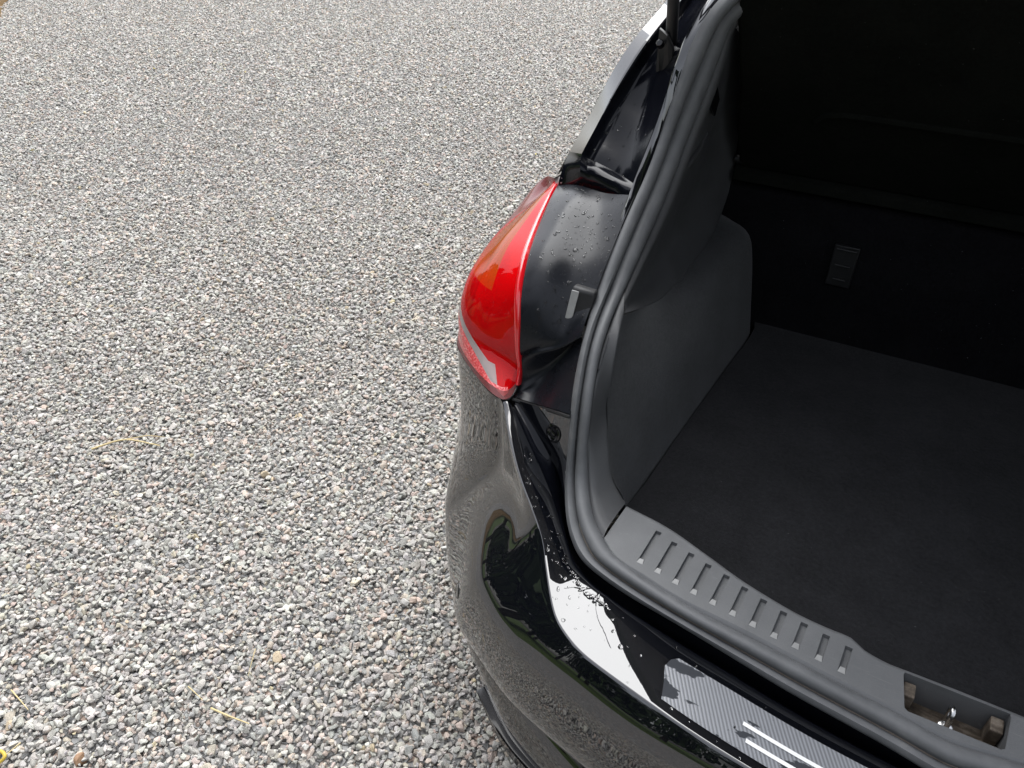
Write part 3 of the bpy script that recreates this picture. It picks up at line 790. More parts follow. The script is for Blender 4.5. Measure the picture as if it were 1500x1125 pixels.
# ---- rear bump stops
bs = np.array(BUMPSTOP)
ctr = bs.mean(0)
for sx in (1, -1):
    m_ = MB()
    ax = (bs[0] + bs[1])/2 - (bs[2] + bs[3])/2; L = np.linalg.norm(ax); ax = ax/L
    sd_ = np.array([1, .15, .0]); sd_ -= ax*(sd_ @ ax); sd_ /= np.linalg.norm(sd_)
    up = np.cross(sd_, ax); up = up if up[1] < 0 else -up
    o_ = ctr - up*.012
    def q_(a, b, c): return (o_ + ax*a + sd_*b + up*c)*[sx, 1, 1]
    prof = [(-.029, -.012), (-.030, .012), (-.026, .017), (.023, .017), (.027, .012), (.027, -.012)]
    m_.prism([q_(a, -.015, c) for a, c in prof], (q_(0, .021, 0) - q_(0, -.015, 0)))
    b_ = m_.build('bump_stop', STOPM, car, smooth=30, bevel=.003)
    m2 = MB(); m2.prism([q_(a, -.0145, c) for a, c in ((-.024, .0172), (.021, .0172), (.021, .0200), (-.024, .0200))], (q_(0, -.003, 0) - q_(0, -.0145, 0)))
    m2.build('wear_pad', PALEP, b_, bevel=.001)

# ---- tail lamps
LI = arc(LAMPIN, 41)
def lamp_grid(inset=0.0, n=64):
    rows = []
    I = LAMPIN; M = LAMPMID; O = LAMPOUT
    ctrl = []
    for k in range(8):
        a, b, c = np.array(I[k]), np.array(M[k]), np.array(O[k])
        mid = (a + b)/2 + (np.array([-.35, -.75, .1])*np.linalg.norm(b - a)*.17)
        ctrl.append(arc([a, mid, b, c], n))
    ctrl.append(arc(LAMPBOT, n))
    cols = [crv([ctrl[k][i] for k in range(9)], 12) for i in range(n)]
    g_ = np.array(cols)                                   # [across][down]
    if inset:
        du = np.gradient(g_, axis=0); dv_ = np.gradient(g_, axis=1)
        nn = np.cross(du, dv_); nn /= np.linalg.norm(nn, axis=2)[:, :, None] + 1e-9
        s_ = np.sign((nn*np.array([-.6, -.8, .2])).sum(2)); nn = nn*np.where(s_ == 0, 1, s_)[:, :, None]
        g_ = g_ - nn*inset
    return g_
G0 = lamp_grid()
G1 = lamp_grid(.016); G2 = lamp_grid(.022)
US = np.linspace(0, 1, G0.shape[0])
def strip_v(u): return .915 - .46*(u - .25)
BANDS = [0, 6, 26, 44, 52, 60, 63]
def knots(u):
    sv = min(strip_v(u), .935)
    return [0, .10, min(.58 + .1*(u - .3), sv - .05), sv - .03, sv + .03, max(.975, sv + .034), 1.0]
def zone_grid(Gr):
    out = np.zeros((Gr.shape[0], BANDS[-1] + 1, 3)); vv = np.linspace(0, 1, Gr.shape[1])
    for a, u in enumerate(US):
        t = np.interp(np.arange(BANDS[-1] + 1), BANDS, knots(u))
        for c in range(3): out[a, :, c] = np.interp(t, vv, Gr[a, :, c])
    return out
G15 = lamp_grid(.012)
GB2 = G2
G0, G2 = zone_grid(G0), zone_grid(G2)
na, nd = G0.shape[:2]
def cells(Gr, test, sx):
    m_ = MB(); m_.v = [tuple(p*[sx, 1, 1]) for p in Gr.reshape(-1, 3)]
    for i in range(na - 1):
        for j in range(nd - 1):
            u, v = (i + .5)/(na - 1), np.searchsorted(BANDS, j + .5)      # v = band number 1..6
            if test(u, v):
                q = (i*nd + j, (i+1)*nd + j, (i+1)*nd + j + 1, i*nd + j + 1)
                m_.f.append(q if sx > 0 else q[::-1])
    used = sorted({k for f in m_.f for k in f}); mp = {k: n for n, k in enumerate(used)}
    m_.v = [m_.v[k] for k in used]; m_.f = [tuple(mp[k] for k in f) for f in m_.f]
    return m_
def z_rev(u, v): return v == 4 and .16 < u < .66
def z_low(u, v): return v == 5 and .10 < u < .70
def z_amb(u, v): return v == 2 and .17 < u < .56
def z_brd(u, v): return (u > .62 or v == 6) and not z_rev(u, v) and not z_low(u, v)
for sx in (1, -1):
    lamp = empty('tail_lamp'); lamp.parent = car
    if sx > 0: lamp['label'] = 'red left tail lamp with amber upper part and clear reversing strip'
    fc = (-.6*sx, -.8, .2)
    cells(G0, lambda u, v: not (z_rev(u, v) or z_brd(u, v) or z_low(u, v) or z_amb(u, v)), sx).build('red_lens', REDLENS, lamp, smooth=60, face=fc)
    cells(G0, z_amb, sx).build('amber_lens', AMBERLENS, lamp, smooth=60, face=fc)
    cells(G0, z_rev, sx).build('reversing_lens', CLEARLENS, lamp, smooth=60, face=fc)
    cells(G0, z_low, sx).build('reflex_reflector', REFLEX, lamp, smooth=60, face=fc)
    cells(G0, z_brd, sx).build('lens_border', PALELENS, lamp, smooth=60, face=(-.9*sx, -.4, .2))
    cells(G2, lambda u, v: .05 < u and v < 6, sx).build('reflector_bowl', SALMON, lamp, smooth=60)
    # moulded ribs inside the upper bowl
    for i in range(13, 36, 3):
        MB().tube([p*[sx, 1, 1] for p in G15[i, 20:48:2]], .0010, 5).build('lens_rib', AMBER, lamp)
    # raised rim along the body side
    t_ = np.gradient(LI, axis=0); t_ /= np.linalg.norm(t_, axis=1)[:, None]
    outv = np.array([.75, -.62, .25])
    f_ = np.sin(np.linspace(.08, math.pi - .25, 41))[:, None]**.6
    rm = MB().grid(across([LI*1.0, LI + np.array([-.3, -.9, .3])*.006*f_, LI + np.array([.4, -.75, .55])*.009*f_, LI + np.array([1.0, -.2, .2])*.0085*f_, LI + np.array([1.0, .5, -.2])*.008*f_ + [0, .012, -.004]], 3)*1)
    rm.v = [(x*sx, y, z) for x, y, z in rm.v]
    rm.build('lamp_rim', REDRIM, lamp, smooth=60)
    lb = arc(LAMPBOT, 30)
    MB().tube([p*[sx, 1, 1] for p in lb + [0, .002, -.002]], .002, 6).build('lamp_gasket', BLACKP, lamp)

# ---- rear pillar: outer strip, faceted end, gutter
ps = fair(crv(PILSIL, PER), 12); pi_ = fair(crv(PILIN, PER), 12); pg = crv(PILGUT, PER)
pil = MB()
k1 = PER                                                       # strip proper starts at the second station
pil.grid(across([ps[k1:], pi_[k1:]], 2, False))
edge_dn = pi_ + np.array([.010, .012, -.012])
w2 = np.linspace(0, 1, len(pi_))[:, None]
g1 = pi_*.82 + pg*.18 + np.array([.0, .022, -.012])*(.45 + .55*np.minimum(1, w2*2))
g2 = pi_*.42 + pg*.58 + np.array([.0, .026, -.010])*(.45 + .55*np.minimum(1, w2*2))
MB().grid(across([pi_[k1:], edge_dn[k1:], g1[k1:], g2[k1:], pg[k1:]], 4)).pair('pillar_gutter', DIMPAINT, car, smooth=24)
# bulbous lower end over the shoulder panel
ar = arc(ARC, 24)
topline = arc([tuple(ps[k1]), tuple(pi_[k1]), tuple(edge_dn[k1]), tuple(g1[k1]), tuple(g2[k1]), tuple(pg[k1])], 24, False)
midl = ar*.5 + topline*.5 + np.array([0, -.016, .024])*np.sin(np.linspace(0.2, math.pi, 24))[:, None]
pillar = pil.pair('rear_pillar', PAINT, car, smooth=24)
MB().grid(across([topline, midl, ar, ar + [0, .02, -.012]], 6)).pair('pillar_end_cap', DIMPAINT, car, smooth=24)
# second crease line in the gutter and the seal flange
MB().tube(arc([tuple(p) for p in (pi_[2*PER + 3:6*PER]*.8 + g1[2*PER + 3:6*PER]*.2 + [0, -.004, .008])], 30), np.sin(np.linspace(.05, math.pi - .4, 30))*.0035 + .0004, 6).pair('pillar_crease', PAINT, pillar)
fo = arc([tuple(p) for p in So[15*PER:22*PER]], 40); fg = arc([tuple(p) for p in pg], 40)
MB().grid(across([fg + [0, 0, 0], fg*.5 + fo*.5 + [-.004, -.006, .006], fo + [0, .004, 0]], 3)).pair('seal_flange', PAINT, pillar, smooth=40)
# outer skin of the rear quarter down to the lamp
qo = [tuple(np.array(p) + np.array([-.02, .16 + .02*k, -.01])) for k, p in enumerate(PILSIL)]
qb = [(-.79, .70, .99), (-.82, .78, .98), (-.85, .85, .985), (-.86, .93, .99), (-.86, 1.0, .995), (-.86, 1.08, 1.0), (-.86, 1.16, 1.0), (-.86, 1.3, 1.0)]
MB().grid(across([arc([tuple(p) for p in ps], 24), arc(qo, 24)], 2)).pair('pillar_skin', PAINT, car)
MB().grid(across([arc(qo, 24), arc(qb, 24)], 2)).pair('quarter_window', GLASS, car)
lo_out = arc(LAMPOUT + [(-.858, .33, .818)], 20)
q2 = arc([(-.78, .64, 1.0), (-.81, .66, .965), (-.835, .67, .93), (-.855, .68, .905), (-.872, .69, .89), (-.885, .70, .875), (-.892, .69, .86), (-.892, .62, .838), (-.88, .45, .83)], 20)
MB().grid(across([lo_out, q2], 3)).pair('rear_quarter_panel', PAINT, car)
# side body, roof, glass, front
YS = [.62, .72, .9, 1.3, 1.9, 2.6, 3.0, 3.35, 3.7, 3.95, 4.08]
def sec(y):
    f_ = np.interp(y, [.6, 2.8, 3.5, 3.95, 4.08], [1, 1, .985, .86, .72]); top_ = np.interp(y, [.6, .75, .95, 2.6, 3.3, 4.0], [.85, .88, .99, .99, .93, .72])
    low_ = np.interp(abs(y - .60), [0, .2, .33, .36, 9], [.69, .64, .5, .24, .24]); lf = np.interp(abs(y - 3.25), [0, .2, .33, .36, 9], [.69, .64, .5, .24, .24]); low_ = max(low_, lf)
    zs = np.linspace(low_, top_, 7)
    xs = np.interp(zs, [.22, .45, .7, .86, 1.0], [-.85, -.895, -.91, -.898, -.86])
    return [np.array([x*f_, y, z]) for x, z in zip(xs, zs)]
MB().grid([np.array(sec(y)) for y in np.unique(np.r_[YS, np.linspace(.6, .98, 14), np.linspace(2.88, 3.62, 22)])]).pair('body_side', PAINT, car)
roof = MB()
rl = [(.82, 1.405, .585), (1.0, 1.43, .60), (1.5, 1.47, .63), (2.1, 1.47, .63), (2.5, 1.42, .62)]
roof.grid(across([np.array([(-w*c, y, z + (1 - c*c)*.03) for c in np.linspace(-1, 1, 13)]) for y, z, w in rl], 3)).build('roof', PAINT, car)
MB().poly([(-.52, .63, 1.372), (.52, .63, 1.372), (.585, .82, 1.405), (-.585, .82, 1.405)]).build('roof_rear_rail', PAINT, car)
MB().grid([arc([(-.62, 1.05, 1.41), (-.63, 1.5, 1.46), (-.63, 2.1, 1.46), (-.62, 2.5, 1.41)], 12), arc([(-.86, 1.3, 1.0), (-.86, 1.9, 1.0), (-.86, 2.5, .99), (-.84, 3.1, .96)], 12)]).pair('side_window', GLASS, car)
MB().grid([np.array([(x, 2.5 + .05*(1 - x*x*2), 1.43) for x in np.linspace(-.62, .62, 9)]), np.array([(x*1.32, 3.1 + .1*(1 - x*x*2), .955) for x in np.linspace(-.62, .62, 9)])]).build('windscreen', GLASS, car)
MB().grid(across([np.array([(x*1.32, 3.1 + .1*(1 - x*x*2), .955) for x in np.linspace(-.62, .62, 9)]), np.array([(x*1.3, 3.6 + .15*(1 - x*x*2), .90) for x in np.linspace(-.62, .62, 9)]), np.array([(x*1.1, 4.05 + .15*(1 - x*x*2), .72) for x in np.linspace(-.62, .62, 9)]), np.array([(x*1.1, 4.08 + .18*(1 - x*x*2), .45) for x in np.linspace(-.62, .62, 9)]), np.array([(x*1.1, 4.0 + .12*(1 - x*x*2), .22) for x in np.linspace(-.62, .62, 9)])], 3)).build('bonnet_and_nose', PAINT, car)
MB().box((-.56, .0, .2), (.56, 4.0, .3)).build('underbody', BLACKP, car)
def wheel(x, y):
    s_ = 1 if x < 0 else -1
    w = MB().lathe([(.21, -.095), (.30, -.10), (.318, -.08), (.322, 0), (.318, .08), (.30, .10), (.215, .095)], (x, y, .318), (-s_, 0, 0), 40).build('wheel', TYRE, car)
    MB().lathe([(.212, .09), (.205, .05), (.06, .03), (.05, .06), (0, .062)], (x, y, .318), (-s_, 0, 0), 40).build('rim', ALLOY, w)
    for k in range(5):
        a = k*2*math.pi/5
        d = np.array([0, math.cos(a), math.sin(a)]); c = np.array([x - s_*.075, y, .318])
        MB().tube([c + d*.04, c + d*.12, c + d*.205], [.028, .022, .03], 8).build('spoke', ALLOY, w)
for x in (-.765, .765):
    for y in (.60, 3.25): wheel(x, y)

# ---- boot seal, one loop round the opening
half_o, half_i = So, Si
full_o = np.vstack([half_o, (half_o[::-1]*[-1, 1, 1])[1:-1]]); full_i = np.vstack([half_i, (half_i[::-1]*[-1, 1, 1])[1:-1]])
def smooth_loop(c, it):
    for _ in range(it): c = c*.5 + (np.roll(c, 1, 0) + np.roll(c, -1, 0))*.25
    return c
full_o, full_i = smooth_loop(full_o, 6), smooth_loop(full_i, 6)
tt = np.roll(full_o, -1, 0) - np.roll(full_o, 1, 0); tt /= np.linalg.norm(tt, axis=1)[:, None]
ww = full_i - full_o; wl_ = np.linalg.norm(ww, axis=1)[:, None]; ww = ww/wl_
nn = np.cross(tt, ww); nn /= np.linalg.norm(nn, axis=1)[:, None]
if nn[0][2] < 0: nn[0] = -nn[0]
for i in range(1, len(nn)):
    if nn[i] @ nn[i-1] < 0: nn[i] = -nn[i]
SC = [(0, -.012), (-.02, -.002), (.02, .004), (.16, .0075), (.30, .005), (.37, .000), (.40, -.0035), (.43, -.001), (.45, .004), (.52, .009), (.66, .0115), (.82, .010), (.95, .005), (1.0, -.002), (1.0, -.014)]
seal_rows = [full_o + ww*wl_*a + nn*b for a, b in SC]
seal = MB().grid(seal_rows, closed=True).build('boot_seal', RUBBER, car, smooth=50)
# dusty tan line where the two lips meet
MB().tube(np.vstack([(full_o + ww*wl_*.405 + nn*(-.0022))[0:9*PER:2]]), .0009, 5).pair('seal_seam', DIRTY, seal)

for sl_i in (slice(13*PER, 23*PER), slice(len(full_o) - 23*PER + 1, len(full_o) - 13*PER + 1)):
    tp_ = np.sin(np.linspace(.12, math.pi - .3, 10*PER))[:, None]**.5
    MB().grid([full_o[sl_i] + ww[sl_i]*wl_[sl_i]*(.98 + a*tp_) + nn[sl_i]*(b*tp_ - .001) for a, b in ((0, -.008), (.02, -.001), (.10, .005), (.22, .0075), (.36, .006), (.46, .001), (.50, -.008))]).build('trim_edge_rib', JAMBM, car, smooth=50)
for sx in (1, -1):
    MB().tube(arc([(p[0]*sx, p[1], p[2]) for p in TRIMFOLD], 16), np.sin(np.linspace(.1, 3.0, 16))*.0045 + .0004, 8).build('trim_fold', JAMBM, car)

# ---- scuff plate on the sill, with ribs cut in and the lock opening
def cut(obj, cutters):
    for c in cutters:
        md = obj.modifiers.new('cut', 'BOOLEAN'); md.operation = 'DIFFERENCE'; md.object = c; md.solver = 'EXACT'
    dg = bpy.context.evaluated_depsgraph_get(); dg.update()
    ev = obj.evaluated_get(dg); me2 = bpy.data.meshes.new_from_object(ev)
    obj.modifiers.clear(); obj.data = me2
    for c in cutters:
        d = c.data; bpy.data.objects.remove(c); bpy.data.meshes.remove(d)
pin = crv(PLATEIN, 4); pout = crv(PLATEOUT, 4)
pin_h = arc([tuple(p) for p in pin], 46); pout_h = arc([tuple(p) for p in pout], 46)
pin_h[-1][0] = 0; pout_h[-1][0] = 0
fullp_in = np.vstack([pin_h, (pin_h[::-1]*[-1, 1, 1])[1:]]); fullp_out = np.vstack([pout_h, (pout_h[::-1]*[-1, 1, 1])[1:]])
H = np.array([0, 0, 1.0])
outn = np.array([0, -1.0, 0])
sect = [fullp_out + [0, -.006, -.04], fullp_out + [0, -.005, -.010], fullp_out + [0, -.001, -.003], fullp_out + [0, .003, 0], fullp_out*.5 + fullp_in*.5, fullp_in + [0, -.006, 0], fullp_in + [0, -.001, -.003], fullp_in + [0, .001, -.012], fullp_in + [0, .003, -.085], fullp_out + [0, .02, -.085], fullp_out + [0, -.006, -.05]]
mbp = MB().grid(sect + [sect[0]])
o0 = len(mbp.v); mbp.f.append(tuple(i*len(fullp_in) for i in range(len(sect)))); mbp.f.append(tuple(i*len(fullp_in) + len(fullp_in) - 1 for i in range(len(sect)))[::-1])
plate = mbp.build('scuff_plate', PLASTIC, car, smooth=0)
cutters = []
allg = [(a, b, 1) for a, b in GROOVES] + [(a, b, -1) for a, b in GROOVES]
for a, b, sx in allg:
    a = np.array(a)*[sx, 1, 1]; b = np.array(b)*[sx, 1, 1]
    d = b - a; L = np.linalg.norm(d); d = d/L; sd_ = np.array([d[1], -d[0], 0])*.0044
    dp = .0055
    prof = [(0, .01), (.002, -dp), (L - .011, -dp), (L, .0002), (L, .01)]
    m_ = MB().prism([a + d*x - sd_ + H*z for x, z in prof], sd_*2)
    cutters.append(m_.build('cutter', None, None, smooth=0))
slot = [(-.0565, .0105), (.0565, .0105), (.0575, .006), (.052, -.0385), (.048, -.0415), (-.048, -.0415), (-.052, -.0385), (-.0575, .006)]
cutters.append(MB().prism([(x, y, .66) for x, y in slot], (0, 0, .08)).build('cutter', None, None, smooth=0))
cut(plate, cutters)
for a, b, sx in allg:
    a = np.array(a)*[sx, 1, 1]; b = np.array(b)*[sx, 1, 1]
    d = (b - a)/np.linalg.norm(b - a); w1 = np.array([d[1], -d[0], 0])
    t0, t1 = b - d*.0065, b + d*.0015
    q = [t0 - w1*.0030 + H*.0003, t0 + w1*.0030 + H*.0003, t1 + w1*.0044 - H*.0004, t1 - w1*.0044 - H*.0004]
    tip = MB().prism([p - H*.004 for p in q], H*.0047).build('pale_rib_tip', PALEP, plate, smooth=0)  # rib end in a lighter grey than the plate
plate.data.shade_smooth(); plate.data.set_sharp_from_angle(angle=rad(24))
if not plate.data.materials: plate.data.materials.append(PLASTIC)
# lock pocket: dusty tray, two guide blocks and the striker loop
tray = MB().poly([(-.056, -.040, .690), (.056, -.040, .690), (.058, .0, .668), (-.058, .0, .668)]).poly([(-.058, .0, .668), (.058, .0, .668), (.058, .012, .664), (-.058, .012, .664)]).build('lock_tray', RUSTY, car, smooth=0)
for sx in (1, -1):
    MB().prism([(sx*.054, -.012, .668), (sx*.054, .008, .668), (sx*.054, .006, .703), (sx*.054, -.012, .700)], (-sx*.014, 0, 0)).build('lock_guide_block', RUSTY, car, smooth=0, bevel=.0015)
ang = np.linspace(0, math.pi, 9)
MB().tube([(0, -.018, .672)] + [(0, -.011 - .007*math.cos(t), .698 + .008*math.sin(t)) for t in ang] + [(0, -.004, .662)], .0033, 10).build('striker_loop', STEEL, car)
MB().lathe([(.009, 0), (.009, .003), (.006, .005), (0, .005)], (0, -.018, .676), (0, -.4, .9), 12).build('striker_bolt', STEEL, car)

# ---- boot lining
JB = arc(JAMB, 26); 
sin_side = arc([tuple(p + ww_*.0) for p, ww_ in zip(full_i[8*PER:15*PER + 3], ww[8*PER:15*PER + 3])], 26)
jm = MB().grid(across([sin_side + [0, 0, -.006], sin_side*.75 + JB*.25 + [-.001, -.004, .004], sin_side*.15 + JB*.85 + [0, -.003, .003], JB, JB + [-.006, .012, -.006]], 3)).pair('jamb_trim', JAMBM, car, smooth=50)
jm['label'] = 'grained grey plastic trim beside the boot seal'
st = [[(-.452, .122, .60)] + JAMB[:1] + JAMB[1:],
      [(-.475, .175, .61), (-.497, .165, .70), (-.52, .19, .78), (-.538, .222, .86), (-.545, .285, .925)],
      [(-.474, .245, .61), (-.502, .262, .75), (-.53, .32, .86), tuple(HORN[1])],
      [(-.458, .45, .61), (-.482, .46, .78), (-.512, .48, .842), tuple(HORN[2])],
      [(-.442, .65, .61), (-.470, .65, .80), (-.488, .65, .842), tuple(HORN[3])],
      [(-.430, .80, .61), (-.456, .79, .80), (-.474, .775, .848), tuple(HORN[4])],
      [(-.437, .852, .61), (-.466, .84, .80), (-.484, .825, .852), (-.54, .82, .865)],
      [(-.47, .885, .61), (-.50, .875, .80), (-.52, .865, .845), (-.55, .86, .86)]]
fw = MB().grid(across([arc(s_, 22) for s_ in st], 5)).pair('side_lining', FELT, car, smooth=60)
hb = arc(HORN, 44); ht = arc(HORNTOP, 44)
wq = np.sin(np.linspace(0, math.pi, 44))[:, None]
hr = across([ht, ht*.75 + hb*.25 + np.array([-.004, -.004, .002])*wq, ht*.35 + hb*.65 + np.array([-.028, .004, .004])*wq, ht*.06 + hb*.94 + np.array([-.006, 0, .006])*wq, hb, hb + np.array([-.02, .0, -.01])*wq], 4)
MB().grid(hr).pair('pillar_trim', PILTRIM, car, smooth=50)
for sx in (1, -1):
    rc = MB().prism([(-.5435*sx, .60, 1.155), (-.5435*sx, .645, 1.125), (-.5435*sx, .66, 1.15), (-.5435*sx, .62, 1.19)], (.004*sx, 0, 0)).build('trim_recess', GLOSSBLK, car, smooth=0, bevel=.001)
# floor carpet with a small finger loop patch
fl_l = [(-.452, .02, .62), (-.47, .12, .62), (-.478, .2, .62), (-.47, .26, .62), (-.457, .45, .62), (-.44, .65, .62), (-.425, .83, .62), (-.44, .9, .62)]
fa = arc(fl_l, 30)
bf = MB().grid(across([fa, fa*[.5, 1, 1], fa*[0, 1, 1], fa*[-.5, 1, 1], fa*[-1, 1, 1]], 6, False)).build('boot_floor', CARPET, car, smooth=60)
th = np.linspace(-.5, 1.9, 18)
MB().tube([(-.455 + .032*math.cos(t), .150 + .040*math.sin(t), .6215) for t in th], .0013, 6).build('carpet_seam', PILTRIM, bf)
# rear seat backs, ledge and the load bracket
prof = [(.868, .60), (.868, .90), (.875, .925), (.90, .935), (1.0, .935), (1.0, .60)]
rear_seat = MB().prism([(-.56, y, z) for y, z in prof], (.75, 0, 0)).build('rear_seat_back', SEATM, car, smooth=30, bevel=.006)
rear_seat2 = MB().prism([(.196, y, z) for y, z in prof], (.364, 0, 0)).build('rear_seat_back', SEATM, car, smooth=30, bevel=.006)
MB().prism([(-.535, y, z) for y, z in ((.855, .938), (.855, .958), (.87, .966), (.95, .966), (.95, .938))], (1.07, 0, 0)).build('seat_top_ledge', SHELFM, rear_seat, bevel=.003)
for sx in (1, -1):
    br = MB().box((-.31*1.0 if sx > 0 else .265, .858, .755), (-.262 if sx > 0 else .312, .8675, .845)).build('load_bracket', STOPM, rear_seat if sx > 0 else rear_seat2, bevel=.002)
    xc = -.286 if sx > 0 else .289
    for z, w in ((.838, .019), (.803, .015), (.772, .012)):
        MB().tube([(xc - w, .8555, z), (xc + w, .8555, z)], .0018, 8).build('bracket_bar', BLACKP, br)
# headlining and inner sides close the cabin
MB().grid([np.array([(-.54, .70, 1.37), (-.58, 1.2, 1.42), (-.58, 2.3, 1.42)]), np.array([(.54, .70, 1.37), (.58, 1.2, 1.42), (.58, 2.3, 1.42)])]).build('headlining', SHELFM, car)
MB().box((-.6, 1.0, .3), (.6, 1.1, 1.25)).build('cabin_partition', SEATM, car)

# ---- gas struts
for sx in (1, -1):
    s_ = MB().tube([(-.622*sx, .615, 1.238), (-.617*sx, .56, 1.42), (-.612*sx, .50, 1.60)], .0095, 16).build('gas_strut', BLACKP, car)
    MB().tube([(-.612*sx, .50, 1.60), (-.604*sx, .41, 1.88)], .004, 10).build('strut_rod', STEEL, s_)
    MB().tube([(-.622*sx, .617, 1.232), (-.6225*sx, .622, 1.216)], [.0105, .0085], 14).build('strut_ball_cup', BLACKP, s_)
    pts = [(-.640, .600, 1.262), (-.622, .590, 1.255), (-.612, .598, 1.235), (-.611, .606, 1.17), (-.617, .612, 1.135), (-.634, .612, 1.15), (-.641, .606, 1.20)]
    MB().prism([(x*sx, y, z) for x, y, z in pts], (0, .006, .002)).build('strut_bracket', BLACKP, s_, smooth=0, bevel=.0015)
    for z, y, x in ((1.243, .588, -.632), (1.158, .592, -.610), (1.20, .585, -.598)):
        MB().lathe([(.0065, -.006), (.0065, .002), (.0045, .0045), (0, .005)], (x*sx, y, z), (0, -.85, .5), 12).build('bolt', GLOSSBLK, s_)

# ---- raised tailgate above the frame (hinged at the roof)
tg = MB()
tl = [(.66, 1.435), (.50, 1.60), (.30, 1.78), (.14, 1.90), (.06, 1.97), (.0, 2.08)]
ws = [.50, .505, .51, .51, .48, .44]
tgr = [np.array([(-w*c, y - .03*(1 - c*c), z + .05*(1 - c*c)) for c in np.linspace(-1, 1, 15)]) for (y, z), w in zip(tl, ws)]
tg.grid(across(tgr, 3))
tailgate = tg.build('tailgate', PAINT, car, thick=.05)
MB().grid(across([np.array([(-w*c*.9, y - .03*(1-c*c) - .002, z + .05*(1-c*c) - .075) for c in np.linspace(-1, 1, 11)]) for (y, z), w in list(zip(tl, ws))[2:6]], 2)).build('tailgate_trim', PILTRIM, tailgate)

# ------------------------------------------------------------------ parcel shelf, lifted with the tailgate
shelf = empty('parcel_shelf', (0, .865, .965))
tag(shelf, 'black felt parcel shelf tilted up above the rear seat backs', 'parcel shelf')
dr = np.array([0, -.62, .785]); nrm = np.array([0, -.785, -.62])
def sp(x, l, h): return np.array([x, 0, 0]) + dr*l + nrm*h
outl = [(-.528, .0), (-.530, .12), (-.522, .25), (-.522, .42), (-.50, .52), (-.42, .56)]
outl = outl + [(-x, l) for x, l in outl[::-1]]
MB().prism([sp(x, l, 0) for x, l in outl], -nrm*.018).build('shelf_board', SHELFM, shelf, smooth=0, bevel=.006)
rp = arc([(-.39, .085, 0), (-.36, .11, 0), (-.2, .112, 0), (0, .112, 0), (.2, .112, 0), (.36, .11, 0), (.39, .085, 0)], 30)
MB().tube([sp(x, l + .10, -.002) for x, l, _ in rp], .008, 8).build('shelf_moulding', SHELFM, shelf)
for sx in (-1, 1):
    MB().lathe([(.008, -.01), (.008, .012), (.005, .014), (0, .014)], sp(sx*.525, .012, -.008), (sx, 0, 0), 12).build('shelf_pivot', BLACKP, shelf)

# ------------------------------------------------------------------ rain drops on the car
def drop_mesh(mb, p, n, r, rr):
    n = n/np.linalg.norm(n); a = np.cross(n, [.3, .9, .2]); a /= np.linalg.norm(a); b = np.cross(n, a)
    th0 = rr.random()*6.28; el = rr.uniform(1, 2.4) if rr.random() < .4 else rr.uniform(1, 1.3)
    a, b = a*math.cos(th0) + b*math.sin(th0), -a*math.sin(th0) + b*math.cos(th0)
    seg = 10; ph = rr.random(3)*6.28
    rows = []
    for k, (f_, hh) in enumerate(((1.0, -.06), (.93, .16), (.7, .34), (.35, .45))):
        row = []
        for i in range(seg):
            t = i*2*math.pi/seg; w = 1 + .16*math.sin(2*t + ph[0]) + .10*math.sin(3*t + ph[1])
            row.append(p + (a*math.cos(t)*el + b*math.sin(t))*r*f_*w + n*r*hh)
        rows.append(row)
    o = len(mb.v); mb.grid(rows, closed=True); mb.f.append(tuple(range(o + 3*seg, o + 4*seg))); mb.f.append(tuple(range(o, o + seg))[::-1])
def surf_pt(rows, a, b):
    n_r, n_c = len(rows), len(rows[0]); i = min(int(a*(n_r - 1)), n_r - 2); j = min(int(b*(n_c - 1)), n_c - 2)
    fa_, fb = a*(n_r - 1) - i, b*(n_c - 1) - j
    p00, p10, p01, p11 = rows[i][j], rows[i+1][j], rows[i][j+1], rows[i+1][j+1]
    p = p00*(1-fa_)*(1-fb) + p10*fa_*(1-fb) + p01*(1-fa_)*fb + p11*fa_*fb
    n = np.cross(p10 - p00, p01 - p00)
    if n[2] < 0: n = -n
    return p, n
rr = np.random.default_rng(5)
dm = MB()
for k in range(230):
    a = np.clip(rr.normal(.62, .24), .05, .97); b = np.clip(rr.normal(.42, .24), .04, .95)
    p, n = surf_pt(sh_rows, a, b); drop_mesh(dm, p, n, .0010*math.exp(rr.normal(.25, .45)), rr)
lr = [lip(t) for t in np.linspace(0, 1, 6)]
for k in range(110):
    p, n = surf_pt(lr, rr.random(), rr.uniform(.10, .9)); drop_mesh(dm, p, n, .0010*math.exp(rr.normal(.15, .5)), rr)
for k in range(36):
    t = k/36; p, n = surf_pt(lr, .86 + .04*math.sin(9*t) + rr.normal(0, .015), .34 + .22*t); drop_mesh(dm, p, n, .0016*math.exp(rr.normal(.2, .4)), rr)
pr_ = across([pi_[k1:], edge_dn[k1:], g1[k1:], g2[k1:], pg[k1:]], 2)
for k in range(40):
    p, n = surf_pt(pr_, rr.uniform(.25, .95), rr.uniform(.0, .5)); n = np.array([0, -1, .3]); drop_mesh(dm, p, n, .0009*math.exp(rr.normal(.2, .4)), rr)
drops = dm.build('rain_drops', WATER, car, smooth=60, merge=False)
tag(drops, 'clear rain drops on the black paint beside lamp and seal', kind='stuff')

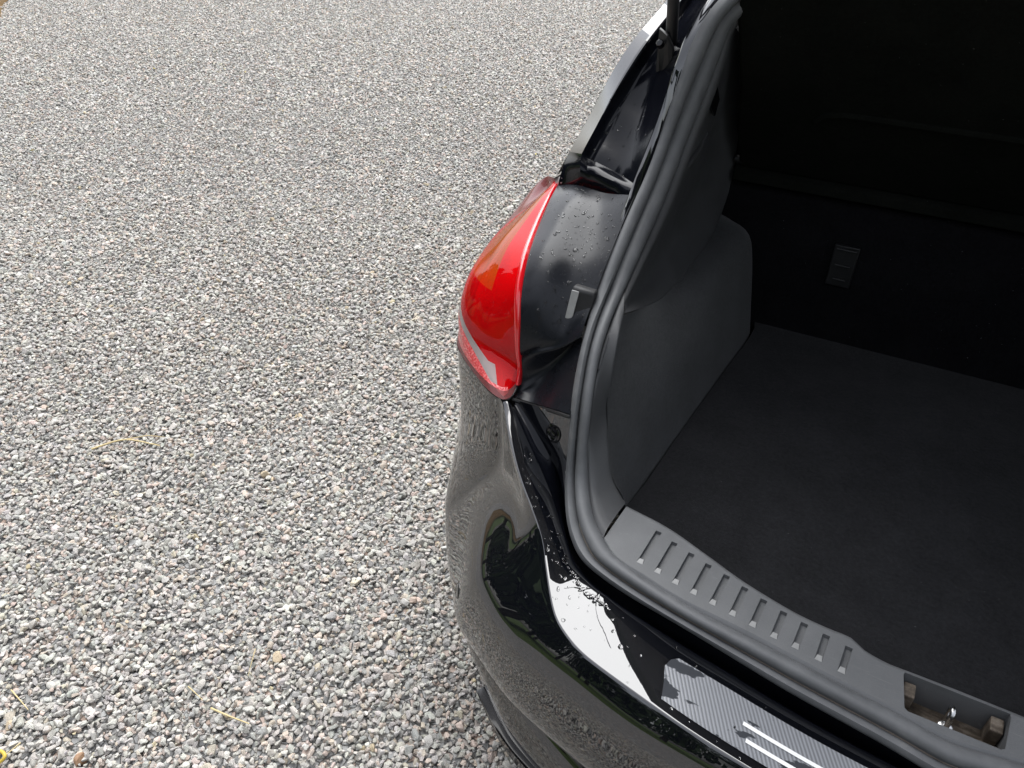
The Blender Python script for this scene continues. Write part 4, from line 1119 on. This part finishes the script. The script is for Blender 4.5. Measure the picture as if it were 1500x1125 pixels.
# ------------------------------------------------------------------ small things lying on the gravel
tw = [TWIGS[0:4], TWIGS[4:6], TWIGS[6:9], TWIGS[9:11], TWIGS[11:13], TWIGS[13:15]]
tl_ = ['long bent yellow dry stalk lying on the gravel at middle left', 'short pale straw at the left edge of the gravel', 'tan straight straw lying on gravel near the bottom', 'thin upright pale straw standing in gravel near the bottom', 'thin pale straw crossing the yellow cord in the bottom left corner', 'short dark curved straw above the tan straight straw']
zz = [.026, .026, .027, .03, .03, .026]
for k, (t, lab) in enumerate(zip(tw, tl_)):
    pts = [np.array(p) for p in t]
    base = pts[0].copy(); base[2] = 0
    r0_ = [.0032, .0016, .0022, .0011, .0013, .0012][k]
    q = arc([tuple(p - base) for p in pts], 12); q[:, 2] = zz[k] - base[2] + np.sin(np.linspace(0, 3, 12))*.002 + (np.linspace(0, .02, 12)[::-1] if k == 3 else 0)
    o = MB().tube(q, np.linspace(r0_, r0_*.55, 12), 7).build('dry_stalk', STRAW)
    o.location = base
    tag(o, lab, 'dry stalk', 'dry stalks on the gravel')
    if k == 0:
        MB().tube([q[5] - [0, 0, 0], q[5] + np.array([.05, .04, .006]), q[5] + np.array([.10, .06, .004])], [.0017, .0012, .0008], 6).build('side_shoot', STRAW, o)
yc = [np.array(p) for p in YCORD]; b0 = yc[2].copy(); b0[2] = 0
o = MB().tube(arc([tuple(p - b0 + np.array([0, 0, .01])) for p in yc], 24), .0035, 8).build('yellow_cord', YELLOW); o.location = b0
tag(o, 'curled yellow cord in the bottom left corner of the gravel', 'cord')
bm_s = stone_mesh(77); bm_s.materials.clear(); bm_s.materials.append(m_satin('brown stone', (.28, .17, .10), .6, .8, 150, .4, 500))
o = link(bpy.data.objects.new('brown_stone', bm_s)); o.location = BROWN[0]; o.scale = (.016, .017, .017); o.rotation_euler = (.3, .9, .4)
tag(o, 'rusty brown stone among the grey gravel near the bottom left corner', 'stone')
LEAFY = m_satin('yellow leaf', (.50, .42, .10), .6, .8, 60, .2, 300)
lab4 = ['small yellow leaf on the far gravel at upper left', 'yellow green leaf on the gravel beside the rear pillar', 'small yellow leaf on the gravel at the left edge', 'yellow speck of leaf on the far gravel left of centre']
for k, p in enumerate(LEAVES):
    s_ = .014
    lf = MB().grid([[(-s_, 0, .002), (-s_*.3, -s_*.25, .004), (s_*.5, -s_*.2, .002), (s_, 0, .0)], [(-s_, 0, .002), (-s_*.3, 0, .0), (s_*.5, 0, -.001), (s_, 0, 0)], [(-s_, 0, .002), (-s_*.3, s_*.3, .005), (s_*.5, s_*.25, .004), (s_, 0, 0)]]).build('fallen_leaf', LEAFY, thick=.0008)
    lf.location = (p[0], p[1], .026); lf.rotation_euler = (.2, .1, k*1.7)
    tag(lf, lab4[k], 'leaf', 'fallen leaves on the gravel')
